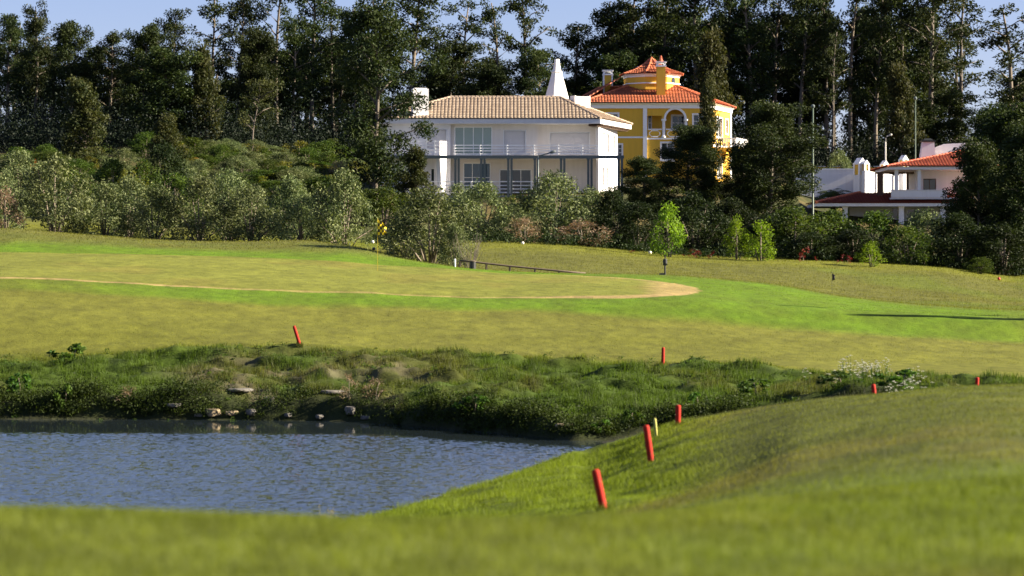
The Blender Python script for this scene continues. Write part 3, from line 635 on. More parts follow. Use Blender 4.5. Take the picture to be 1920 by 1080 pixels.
m.add([(BR[0],BR[1],-3),(BL[0],BL[1],-3),(BL[0],BL[1],top),(BR[0],BR[1],top)], [(0,1,2,3)]); m.add([(BL[0],BL[1],-3),(FL[0],0,-3),(FL[0],0,top),(BL[0],BL[1],top)], [(0,1,2,3)])
part('wall', m, YELLOW, Y)
m = MB(); m.M = MB_; m.wall(.003, LB_, -3, top, 0, .3, [(3.2, 5.4, yz(258,4), yz(222,4)), (6.8, 7.8, yz(250,6), yz(224,6)), (3.4, 5.2, .3, 2.2)]); part('side_wall', m, YELLOW, Y, 'brightly sunlit yellow end wall')
framed_window(Y, 3.2, 5.4, yz(258,4), yz(222,4), 0, TRIM, DGLASS, 2, 1, .09, .16, MB_, 'balcony_door'); framed_window(Y, 6.8, 7.8, yz(250,6), yz(224,6), 0, TRIM, DGLASS, 1, 2, .07, .14, MB_); framed_window(Y, 3.4, 5.2, .3, 2.2, 0, TRIM, DGLASS, 2, 1, .09, .14, MB_)
framed_window(Y, yx(1130), yx(1158.5), yz(231), yz(213.5), 0, TRIM, BGLASS, 3, 2, .06, .15); framed_window(Y, yx(1159), yx(1166), yz(294), yz(271), 0, TRIM, DGLASS, 1, 3, .05, .13)
framed_window(Y, yx(1300), yx(1320), yz(252), yz(215), 0, TRIM, DGLASS, 2, 3, .06, .14); framed_window(Y, yx(1240), yx(1262), yz(300), yz(268), 0, TRIM, DGLASS, 2, 2, .06, .14)
# loggia: back wall, arch, columns, balustrade
m = MB(); m.wall(lx0-.3, lx1+.3, lz0-.3, lz1+.3, 1.8, .2, [(yx(1216,1.8), yx(1221,1.8), yz(244,1.8), yz(217,1.8)), (yx(1260,1.8), yx(1283,1.8), yz(257,1.8), yz(217,1.8))])
m.box(lx0-.3, lx1+.3, .3, 1.8, lz1, lz1+.2); m.box(lx0-.3, lx1+.3, .3, 1.8, lz0-.25, lz0-.02)
m.add([(lx0,.3,lz0),(lx0,1.8,lz0),(lx0,1.8,lz1),(lx0,.3,lz1)], [(0,1,2,3)]); m.add([(lx1,.3,lz0),(lx1,1.8,lz0),(lx1,1.8,lz1),(lx1,.3,lz1)], [(3,2,1,0)])
part('loggia', m, YELLOW, Y)
framed_window(Y, yx(1216,1.8), yx(1221,1.8), yz(244,1.8), yz(217,1.8), 1.8, TRIM, DGLASS, 1, 2, .04, .07); framed_window(Y, yx(1260,1.8), yx(1283,1.8), yz(257,1.8), yz(217,1.8), 1.8, TRIM, DGLASS, 2, 3, .07, .12, name='loggia_door')
m = MB(); xc, rad_ = yx(1266), (yx(1284)-yx(1248))/2; zs = yz(223)
N = 14
for k in range(N):
    q0, q1 = math.pi*k/N, math.pi*(k+1)/N
    pts = [(xc-rad_*math.cos(q), zs+rad_*math.sin(q)) for q in (q0, q1)]
    (xa, za), (xb, zb) = pts
    m.add([(xa,.02,za),(xb,.02,zb),(xb,.02,lz1),(xa,.02,lz1),(xa,.28,za),(xb,.28,zb),(xb,.28,lz1),(xa,.28,lz1)], [(0,1,2,3),(7,6,5,4),(1,0,4,5)])
m.box(lx0, yx(1241), .02, .28, yz(217), lz1); m.box(yx(1241), xc-rad_, .02, .28, zs, lz1); m.box(xc+rad_, lx1, .02, .28, zs, lz1)
part('arch', m, YELLOW, Y)
m = MB()
for k in range(N):
    q0, q1 = math.pi*k/N, math.pi*(k+1)/N
    P4 = [(xc-rr*math.cos(q), zs+rr*math.sin(q)) for rr in (rad_-.02, rad_+.2) for q in (q0, q1)]
    m.add([(P4[i][0], yv, P4[i][1]) for yv in (-.06, .26) for i in (0,1,3,2)], [(0,1,2,3),(7,6,5,4),(0,4,5,1),(3,2,6,7)])
part('arch_trim', m, TRIM, Y)
for p in (1244.5, 1286.5):
    m = MB(); m.lathe([(.26,lz0),(.26,lz0+.15),(.17,lz0+.2),(.15,zs-.3),(.2,zs-.22),(.27,zs-.2),(.27,zs)], 10, (yx(p), .14, 0)); part('column', m, TRIM, Y)
for a, b in ((1215, 1240), (1249, 1284)):
    m = MB(); m.box(yx(a), yx(b), .05, .2, yz(257), yz(243.5)); bo = part('balustrade', m, YELLOW, Y)
    m = MB(); m.box(yx(a)-.03, yx(b)+.03, .0, .25, yz(243.5)+.002, yz(241.5)); x0, x1, z0, z1 = yx(a)+.15, yx(b)-.15, yz(256), yz(245)
    O = [(x0+.25,z0),(x1-.25,z0),(x1,z0+.22),(x1,z1-.22),(x1-.25,z1),(x0+.25,z1),(x0,z1-.22),(x0,z0+.22)]
    m.tube([(x,.04,z) for x,z in O]+[(O[0][0],.04,O[0][1])], .055, 5); m.build('octagon_trim', TRIM, bo)
m = MB()
m.box(yx(1205.5), yx(1213), -.14, .02, -3, yz(201)); m.box(FL[0], yx(1205.5)-.003, -.07, .02, yz(259), yz(256)); m.box(yx(1213)+.003, FRt[0], -.07, .02, yz(261.5), yz(258.6))
m.box(FRt[0]-.35, FRt[0]+.02, -.1, .02, -3, yz(201)); m.box(FL[0]-.1, FL[0]+.3, -.1, .02, -3, yz(201))
m.M = MB_; m.box(.02, .4, -.1, .02, -3, top-.1); m.box(LB_-.5, LB_+.02, -.1, .02, -3, top-.1); m.box(.4, LB_-.5, -.07, .02, 3.5, 3.75); m.M = None
part('pilaster', m, TRIM, Y)
ov = lambda p, k: (p[0]+k[0], p[1]+k[1])
m = MB(); inner = [ov(FL,(-.15,-.2)), ov(FRt,(.18,-.2)), ov(BR,(.2,.2)), ov(BL,(-.2,.2))]; outer = [ov(FL,(-.5,-.6)), ov(FRt,(.5,-.6)), ov(BR,(.55,.5)), ov(BL,(-.5,.5))]
m.prism(inner, top-.25, top+.08); m.prism(inner, top+.082, top+.30, outer); part('cornice', m, TRIM, Y)
ez = top+.32; tz = yz(163, 4.3)
e = [(x,y,ez) for x,y in [ov(p,k) for p,k in zip((FL,FRt,BR,BL), ((-.6,-.7),(.6,-.7),(.65,.6),(-.6,.6)))]]
t4 = [(yx(1176,3.6),3.6,tz),(yx(1268,3.6),3.6,tz),(yx(1282,7),7,tz),(yx(1122,7),7,tz)]
m = MB()
for k in range(4): tiled_plane(m, e[k], e[(k+1)%4], t4[(k+1)%4], t4[k], .32, .42, .06, 10+k)
m.add(t4, [(0,1,2,3)]); ro = part('roof', m, TILE_RED, Y)
m = MB()
for k in range(4): ridge_caps(m, e[k], t4[k], .14)
[ridge_caps(m, t4[k], t4[(k+1) % 4], .12) for k in range(4)]; m.build('ridge_tiles', TILE_RED, ro)
# roof lantern, eight-sided with upswept roof
lc = (yx(1221.5,5), 5.2); zl = lambda p: yz(p, 5.2); lr = (yx(1277)-yx(1167))/2
m = MB(); m.lathe([(lr*.98, tz-.4),(lr*.98, zl(146))], 8, (*lc,0), R(30)); lo_ = part('lantern', m, YELLOW, Y)
m = MB(); m.lathe([(lr*1.0, zl(147.5)),(lr*1.0, zl(145)),(lr*1.05, zl(144)),(lr*1.07, zl(142))], 8, (*lc,0), R(30)); m.lathe([(lr*1.02, zl(160)),(lr*1.02, zl(158))], 8, (*lc,0), R(30)); m.build('trim', TRIM, lo_)
m = MB()
for k in range(8):
    q = R(30)+2*math.pi*k/8; q2 = R(30)+2*math.pi*(k+1)/8
    P = lambda r_, z, a: Vector((lc[0]+r_*math.cos(a), lc[1]+r_*math.sin(a), z))
    lv = [(lr*1.13, zl(141.5)), (lr*.66, zl(133)), (lr*.30, zl(123)), (.10, zl(111))]
    for (ra, za), (rb, zb) in zip(lv, lv[1:]): tiled_plane(m, P(ra,za,q), P(ra,za,q2), P(rb,zb,q2), P(rb,zb,q), .30, .5, .06, 30+k)
ro2 = m.build('roof', TILE_RED, lo_)
m = MB()
for k in range(8):
    q = R(30)+2*math.pi*k/8
    for (ra, za), (rb, zb) in zip(lv, lv[1:]): ridge_caps(m, P(ra,za,q), P(rb,zb,q), .13, .3)
m.lathe([(.14,zl(112)),(.10,zl(110)),(.16,zl(109)),(.05,zl(106.5))], 8, (*lc,0))
ob = m.build('ridge_tiles', TILE_RED, lo_)
aw = R(30)+2*math.pi*(6.5)/8+R(0)
MWn = Matrix.Translation((lc[0]+lr*.905*math.cos(R(-37.5)+R(0)), lc[1]+lr*.905*math.sin(R(-37.5)), 0)) @ Matrix.Rotation(R(52.5), 4, 'Z')
m = MB(); m.M = MWn; zz0, zz1 = zl(160), zl(153)
prof = [(.32*math.cos(math.pi*k/8), zz1+.32*math.sin(math.pi*k/8)) for k in range(9)]
m.add([(.32,-.06,zz0)]+[(x,-.06,z) for x,z in prof]+[(-.32,-.06,zz0)], [tuple(range(11))]); wn = m.build('window', DGLASS, lo_)
for nm, c, y0, w, z0, z1, lab in (('chimney', 1239, 1.6, .95, 163, 118, 'ochre chimney with white cap before the lantern'), ('chimney', 1139.5, 6.0, 1.0, 168, 134, 'ochre chimney with white corners at the left of the roof')):
    m = MB(); x = yx(c, y0); h = w/2; za, zb = yz(z0, y0)-1.2, yz(z1, y0); m.box(x-h, x+h, y0-h, y0+h, za, zb-.45); ch = part(nm, m, YELLOW, Y, lab)
    m = MB(); m.box(x-h-.08, x+h+.08, y0-h-.08, y0+h+.08, zb-.447, zb-.28); m.box(x-h-.02, x+h+.02, y0-h-.02, y0+h+.02, zb-.08, zb+.02); m.box(x-h-.12, x+h+.12, y0-h-.12, y0+h+.12, zb+.023, zb+.12)
    for sx in (-1,1):
        for sy in (-1,1): m.box(x+sx*(h-.09)-.09, x+sx*(h-.09)+.09, y0+sy*(h-.09)-.09, y0+sy*(h-.09)+.09, zb-.277, zb-.083)
    if c < 1200:
        for sx in (-1,1): m.box(x+sx*(h-.05)-.08, x+sx*(h-.05)+.08, y0-h-.02, y0+h+.02, za, zb-.45)
    m.build('cap', TRIM, ch)
    if c > 1200:
        m = MB(); m.lathe([(.3,zb+.123),(.2,zb+.3),(.1,zb+.55),(.14,zb+.62),(.03,zb+.8)], 8, (x,y0,0)); m.build('finial', TILE_DRED, ch)
# lit side balcony
m = MB(); m.M = MB_; m.box(1.6, 7.2, -2.6, -.003, 3.1, 3.4); bs = part('balcony', m, YELLOW, Y)
m = MB(); m.M = MB_
for k in range(22): m.lathe([(.05,3.4),(.1,3.62),(.06,3.85),(.09,4.1),(.06,4.25)], 6, (1.7+k*.255, -2.5, 0))
for k in range(9): m.lathe([(.05,3.4),(.1,3.62),(.06,3.85),(.09,4.1),(.06,4.25)], 6, (1.7, -2.4+k*.26, 0))
m.box(1.55, 7.25, -2.62, -2.4, 4.25, 4.4); m.box(1.55, 1.8, -2.39, -.01, 4.25, 4.4); m.build('baluster_rail', TRIM, bs)

# ---- the low villa at the right, partly behind the big tree
Hr = 258.0; Hb = Zy(415, Hr)
hx = lambda p, y=0.0: (p-960)*(Hr+y)/FPX
hz = lambda p, y=0.0: EYE-(p-HY)*(Hr+y)/FPX-Hb
V = thing('terrace_house', (0, Hr, Hb), 'shaded white villa with red tiled roofs and open veranda at the right', 'house')
xr = hx(1850)
m = MB(); m.wall(hx(1722), xr, hz(372), hz(319), 2.0, .25, [(hx(1731,2), hx(1755,2), hz(358,2), hz(335,2))]); m.wall(hx(1600), xr, -2.5, hz(384), 3.0, .25, [(hx(1672,3), hx(1685,3), hz(425,3), hz(389,3)), (hx(1700,3), hx(1745,3), hz(425,3), hz(391,3))])
m.box(hx(1722)+.003, hx(1722)+.25, 2.26, 8, hz(372), hz(319)); m.box(hx(1600)+.004, hx(1600)+.25, 3.26, 8, -2.5, hz(384))
part('wall', m, WHITE, V)
framed_window(V, hx(1731,2), hx(1755,2), hz(358,2), hz(335,2), 2.0, BROWN, DGLASS, 2, 1, .08); framed_window(V, hx(1672,3), hx(1685,3), hz(425,3), hz(389,3), 3.0, TRIM, BGLASS, 1, 1, .08, name='door'); framed_window(V, hx(1700,3), hx(1745,3), hz(425,3), hz(391,3), 3.0, TRIM, DGLASS, 3, 1, .08)
m = MB(); m.box(hx(1668), xr, -1.0, 3.2, hz(374), hz(371)); part('floor_slab', m, WHITE, V)
m = MB(); m.box(hx(1668), hx(1772), -1.1, -.9, hz(370.9), hz(358)); m.box(hx(1668)-.05, hx(1772)+.05, -1.16, -.84, hz(357.9), hz(356.5)); part('parapet', m, WHITE, V)
for p in (1678, 1720.5):
    m = MB(); x = hx(p); m.box(x-.17, x+.17, -1.05, -.72, hz(356.4), hz(319)); part('column', m, WHITE, V)
for p in (1582.5, 1687.5, 1765):
    m = MB(); x = hx(p); m.box(x-.24, x+.24, -.9, -.42, -2.5, hz(387.5)); m.box(x-.3, x+.3, -.96, -.36, hz(390), hz(387.6)); part('column', m, WHITE, V)
m = MB(); m.box(hx(1668)-.3, xr, -1.45, 8, hz(318.9), hz(313.6)); part('fascia', m, WHITE, V)
zr = hz(279, 4); e0, e1 = (hx(1668)-.5, -1.6, hz(313)), (xr+4, -1.6, hz(313)); rA, rB = (hx(1826,4), 4.0, zr), (xr+4, 4.0, zr)
eb = (hx(1668)-.5, 9.6, hz(313))
m = MB(); tiled_plane(m, e0, e1, rB, rA, .3, .42, .06, 51); tiled_plane(m, eb, e0, rA, rA, .3, .42, .06, 52); ro = part('roof', m, TILE_DRED, V)
m = MB(); ridge_caps(m, e0, rA); ridge_caps(m, eb, rA); ridge_caps(m, rA, rB); m.build('ridge_tiles', TILE_DRED, ro)
m = MB(); m.add([(hx(1738,7),7,hz(300,7)),(hx(1850,7),7,hz(300,7)),(hx(1850,7),7,hz(266,7)),(hx(1770,7),7,hz(270,7)),(hx(1738,7),7,hz(282,7))]+[(hx(1738,7),7.3,hz(300,7)),(hx(1850,7),7.3,hz(300,7)),(hx(1850,7),7.3,hz(266,7)),(hx(1770,7),7.3,hz(270,7)),(hx(1738,7),7.3,hz(282,7))], [(0,1,2,3,4),(9,8,7,6,5),(4,3,8,9),(3,2,7,8),(0,4,9,5)]); part('gable', m, WHITE, V)
m = MB(); m.add([(hx(1724,5.5),5.2,hz(300,5)),(hx(1753,5.5),5.2,hz(300,5)),(hx(1753,5.5),6.2,hz(300,5)),(hx(1724,5.5),6.2,hz(300,5)),(hx(1729,5.5),5.3,hz(266,5)),(hx(1751,5.5),5.3,hz(266,5)),(hx(1751,5.5),6.1,hz(266,5)),(hx(1729,5.5),6.1,hz(266,5))], [(0,3,2,1),(4,5,6,7),(0,1,5,4),(1,2,6,5),(2,3,7,6),(3,0,4,7)]); ch = part('chimney', m, WHITE, V)
m = MB(); m.box(hx(1727,5.5), hx(1753,5.5), 5.1, 6.3, hz(265.8,5), hz(263,5)); m.prism([(hx(1730,5.5),5.3),(hx(1750,5.5),5.3),(hx(1750,5.5),6.1),(hx(1730,5.5),6.1)], hz(262.9,5), hz(259,5), [(hx(1735,5.5),5.5),(hx(1745,5.5),5.5),(hx(1745,5.5),5.9),(hx(1735,5.5),5.9)]); m.build('cap', DARK, ch)
zf, zt = hz(380.5), hz(362, 4)
m = MB(); tiled_plane(m, (hx(1526),-1.4,zf), (xr+2,-1.4,zf), (xr+2,2.9,zt), (hx(1612,3),2.9,zt), .3, .42, .06, 53); tiled_plane(m, (hx(1526),7.2,zf), (hx(1526),-1.4,zf), (hx(1612,3),2.9,zt), (hx(1612,3),2.9,zt), .3, .42, .06, 54); tiled_plane(m, (xr+2,7.2,zf), (hx(1526),7.2,zf), (hx(1612,3),2.9,zt), (xr+2,2.9,zt), .3, .42, .06, 55); ro = part('lower_roof', m, TILE_DRED, V)
m = MB(); ridge_caps(m, (hx(1526),-1.4,zf), (hx(1612,3),2.9,zt), .15); m.build('ridge_tiles', TILE_RED, ro)
m = MB(); m.box(hx(1528), xr+2, -1.3, 7.1, hz(387.4), hz(381.6)); part('lower_fascia', m, WHITE, V)
m = MB()
for p in (1650, 1701.5): x = hx(p,1.5); m.box(x-.1 if p > 1660 else x-.28, x+.1 if p > 1660 else x+.28, 1.4, 1.6, hz(371), hz(322))
m.box(hx(1645), hx(1718), 1.38, 1.62, hz(325), hz(321.5)); part('veranda_frame', m, BROWN, V)

# ---- garden walls and wall chimneys between the two villas
def gwall(name, u0, r0, u1, r1, yt, yb, th, mat, label, coping=True):
    p, q = ((u0-960)/FPX*r0, r0), ((u1-960)/FPX*r1, r1); M, Lw = frame_mat(p, q)
    rm = (r0+r1)/2; zt, zb = Zy(yt, rm), Zy(yb, rm)-2.6
    t = thing(name, (*p, zb), label, 'garden wall', rz=math.atan2(M[1][0], M[0][0]))
    m = MB(); m.box(0, Lw, 0, th, 0, zt-zb); part('wall', m, mat, t)
    if coping: m = MB(); m.box(-.03, Lw+.03, -.06, th+.06, zt-zb+.003, zt-zb+.10); part('coping', m, TRIM, t)
gwall('garden_wall', 1490, 282, 1611, 282, 318, 352, .3, WHITE, 'long white garden wall in blue shade behind the low palm')
gwall('garden_wall', 1622, 279, 1700, 296, 328, 364, .3, WHITE, 'sunlit white garden wall behind the veranda posts')
gwall('garden_wall', 1512, 300, 1712, 300, 313, 330, .25, YELLOW, 'low ochre wall with white coping above the white garden walls')
def wall_chimney(u, r, w, ytop, ybase, label, slot=False):
    b = Vector(((u-960)/FPX*r, r, Zy(ybase, r)-1.0)); t = thing('garden_chimney', b, label, 'chimney', rz=R(32))
    h = Zy(ytop, r)-b.z; s = w/2
    m = MB(); m.wall(-s, s, 0, h-1.9*w, -s, .15, [(-s*.35, s*.35, 1.2, h-2.4*w)] if slot else [])
    m.box(-s, s, -s+.152, s, 0, h-1.9*w); part('base', m, WHITE, t)
    m = MB(); m.box(-s*.86, s*.86, -s*.86, s*.86, h-1.897*w, h-.75*w); part('body', m, YELLOW, t)
    m = MB(); m.box(-s*1.1, s*1.1, -s*1.1, s*1.1, h-.747*w, h-.6*w)
    for sx in (-1,1):
        for sy in (-1,1): m.box(sx*s*.84-.09, sx*s*.84+.09, sy*s*.84-.09, sy*s*.84+.09, h-1.895*w, h-.75*w)
    m.add([(-s,-s,h-.597*w),(s,-s,h-.597*w),(s,s,h-.597*w),(-s,s,h-.597*w),(0,-s,h),(0,s,h)], [(0,1,4),(2,3,5),(1,2,5,4),(3,0,4,5),(3,2,1,0)]); part('cap', m, TRIM, t)
wall_chimney(1612, 280, .95, 296, 352, 'yellow garden chimney with white gabled cap and dark slot at the wall corner', True)
wall_chimney(1622, 279.5, .6, 300, 352, 'narrower gabled garden chimney pressed against the slotted one')
wall_chimney(1658, 283, .62, 301, 345, 'small ochre garden chimney at the left end of the veranda frame')
wall_chimney(1694, 290, .72, 291, 345, 'white gabled garden chimney showing above the red veranda roof')
# ------------------------------------------------------------------ trees, shrubs and other plants
def ball(n, rg):
    d = rg.normal(size=(n,3)); d /= np.linalg.norm(d, axis=1)[:,None]
    return d*(rg.rand(n)**.45)[:,None]
def leaf_quads(cen, ln, wd, rg, droop=0.0):
    n = len(cen)
    a = rg.normal(size=(n,3)); a[:,2] -= droop; a /= np.linalg.norm(a,axis=1)[:,None]
    b = np.cross(a, rg.normal(size=(n,3))); b /= np.linalg.norm(b,axis=1)[:,None]
    s = rg.uniform(.65,1.3,n)[:,None]; A = a*s*ln*.5; B = b*s*wd*.5
    return np.stack([cen-A, cen+B-A*.1, cen+A, cen-B-A*.1], 1)
class Plant: pass
def make_plant(key, clumps, per, ln, wd, mat, bark, tubes, seed, droop=.3, flat=1.0, tint_bias=None):
    """clumps: list of (centre, radius). Returns shared meshes for wood and leaves, with the size they were made at."""
    rg = np.random.RandomState(seed); Q, T = [], []
    for c, r in clumps:
        n = max(4, int(per*r*r)); p = ball(n, rg)*np.array([r, r, r*flat])+np.array(c)
        Q.append(leaf_quads(p, ln, wd, rg, droop)); T.append(np.clip(rg.normal(.45,.16)+rg.normal(0,.22,n), 0, 1))
    Q = np.concatenate(Q).reshape(-1,3); T = np.repeat(np.concatenate(T), 4)
    pl = Plant(); pl.leaf = np_mesh(key+'_leaves', Q, 4, mat, tint=T)
    m = MB()
    for pts, rad in tubes: m.tube(pts, rad, 6)
    o = m.build(key+'_wood', bark, None, True); pl.wood = o.data; bpy.data.objects.remove(o)
    pl.h = float(np.percentile(Q[:,2], 99.7)); xr_ = np.percentile(np.hypot(Q[:,0],Q[:,1]), 91); pl.w = float(2*xr_)
    return pl
def eucalyptus(seed, h=20, w=6, base=.32, per=160, limbs=17, ln=.34, mat=None, env=None, crad=(.55,1.15), gap=0.0):
    rd = random.Random(seed); lean = (rd.uniform(-.5,.5), rd.uniform(-.5,.5)); ph = rd.uniform(0,6)
    tr = lambda t: Vector((lean[0]*t*t*1.5+.28*math.sin(ph+5*t)*t, lean[1]*t*t*1.5+.28*math.cos(ph*1.3+4*t)*t, h*.97*t))
    env = env or (lambda t: .55+.45*math.sin(math.pi*min(1,max(0,(t-base)/(1-base)))**.8) if t < .8 else 1.0-(t-.8)*2.6)
    tubes = [([tr(k/9)-Vector((0,0,.6 if k == 0 else 0)) for k in range(10)], [(.26-.022*k)*(h/20)**1.2 for k in range(10)])]; clumps = []
    for k in range(limbs):
        t = base+(.97-base)*(k+rd.uniform(-.4,.4)+.5)/limbs; t = min(.96, max(base*.9, t)); az = k*2.4+rd.uniform(-.6,.6)
        if rd.random() < gap: continue
        Ln = w/2*max(.25, env(t))*rd.uniform(.55,1.1); el = R(rd.uniform(18,55)); p0 = tr(max(.05, t-.03))
        d = Vector((math.cos(az)*math.cos(el), math.sin(az)*math.cos(el), math.sin(el))); p1 = p0+d*Ln*.5+Vector((0,0,.1)); p2 = p0+Vector((d.x,d.y,d.z*.75+.1))*Ln
        tubes.append(([p0,p1,p2], [.09,.06,.02]))
        for q, rr in ((.55,.8),(.8,1.0),(1.0,1.0)):
            c = p0.lerp(p2, q)+Vector((rd.uniform(-.5,.5),rd.uniform(-.5,.5),rd.uniform(-.7,.4)))
            clumps.append((c, rd.uniform(*crad)*rr))
    for k in range(7):
        t = rd.uniform(.80,1.0); clumps.append((tr(t)+Vector((rd.uniform(-.7,.7),rd.uniform(-.7,.7),rd.uniform(-.2,.6)))*w/6, rd.uniform(.5,.9)))
    return make_plant('eucalyptus', clumps, per, ln, ln*.42, mat or GUM, PALEBARK if seed % 3 else BARK, tubes, seed, .9)
def bush(seed, h=3.8, w=4.2, mat=None, per=430, ln=.17, lumps=46, low=.03, bark=None, wd=.4, lift=0.0, droop=.1):
    rd = random.Random(seed); clumps, tubes = [], []
    for k in range(lumps):
        q = rd.uniform(0, 2*math.pi); v = low+(1-low)*((k+.5)/lumps); prof = math.sin(math.pi*min(1, .16+.84*v)**.85)**.6
        rr = w/2*prof*rd.uniform(.35, .92); r_ = rd.uniform(.13,.23)*h*.8
        c = Vector((rr*math.cos(q), rr*math.sin(q), lift+(h-lift)*v*.86+.04*h)); clumps.append((c, r_))
        if k % 5 == 0: tubes.append(([Vector((rr*.1*math.cos(q),rr*.1*math.sin(q),-.3)), Vector((rr*.45*math.cos(q),rr*.45*math.sin(q),c.z*.5)), c], [.07*h/4,.045*h/4,.012]))
    return make_plant('shrub', clumps, per, ln, ln*wd, mat or OLIVE, bark or BARK, tubes, seed, droop)
conic = lambda t: max(.12, 1.15*(1-t)**.8)
PROTO = {
 'gum': [eucalyptus(100+k, 20, 6.2, [.3,.38,.26,.42,.34,.3][k], 170, [22,20,24,19,21,23][k]) for k in range(6)],
 'gumdense': [eucalyptus(130+k, 18, 6.5, .10, 210, 34, crad=(.7,1.35)) for k in range(4)],
 'gumthin': [eucalyptus(150+k, 20, 7.0, .42, 150, 16, crad=(.45,.95), gap=.12) for k in range(4)],
 'young': [eucalyptus(170+k, 9, 4.4, .06, 330, 30, .27, GUMLIT, conic, (.45,.85)) for k in range(3)],
 'front': [eucalyptus(180+k, 16, 7.5, .04, 330, 52, .26, GUM, (lambda t: 1.0 if t < .55 else max(.2, 1.0-(t-.55)*1.5)), (.6,1.25)) for k in range(3)],
 'bigfront': [eucalyptus(191, 17, 7.5, .10, 260, 40, .27, GUM, (lambda t: .8 if t < .3 else (1.0 if t < .6 else max(.3, 1.0-(t-.6)*1.3))), (.55,1.15), gap=.1)], 'thinlit': [eucalyptus(160, 9, 4.6, .34, 230, 13, .25, GUMLIT, None, (.35,.7), gap=.1)],
 'olive': [bush(200+k, 3.8, 4.2) for k in range(5)], 'shrub': [bush(220+k, 3.2, 3.6, SHRUB, 450, .18) for k in range(4)],
 'dark': [bush(240+k, 5, 5, SHADEL, 340, .22, 46) for k in range(3)], 'lime': [bush(260+k, 2.6, 1.9, LIME, 420, .14, 26, .05, None, .5) for k in range(2)],
 'dry': [bush(270+k, 2.2, 2.6, DRY, 520, .13, 26) for k in range(2)], 'gold': [bush(280+k, 1.7, 2.4, GOLD, 800, .15, 16) for k in range(2)],
 'orange': [bush(290, .9, 1.8, ORANGE, 1500, .13, 10)], 'red': [bush(295, .8, 1.3, REDF, 900, .12, 9)], 'weed': [bush(300+k, .9, 1.1, WEED, 2600, .13, 11, wd=.5) for k in range(2)],
 'rust': [bush(310, 1.0, .9, DRY, 1500, .07, 12)],
}
def plant(kind, k, u, r, ytop, wpx, name, label, cat, group=None, rz=None, dz=0):
    pl = PROTO[kind][k % len(PROTO[kind])]; b = at(u, r, dz)
    H_ = Zy(ytop, r)-b.z; sz = H_/pl.h; sw = wpx*r/FPX/pl.w
    rz = rz if rz is not None else (u*1.7+r) % 6.28
    t = thing(name, b, label, cat, group, rz); t.scale = (sw, sw, sz)
    tree = kind in ('gum','gumdense','gumthin','young','front','bigfront','thinlit')
    link('trunk' if tree else 'stem', pl.wood, t); link('crown' if tree else 'foliage', pl.leaf, t)
    return t
FOREST = 'tall eucalyptus trees of the wood on the ridge'
E_ = lambda kind, k, u, r, yt, w, label: plant(kind, k, u, r, yt, w, 'eucalyptus_tree', label, 'tree', FOREST)
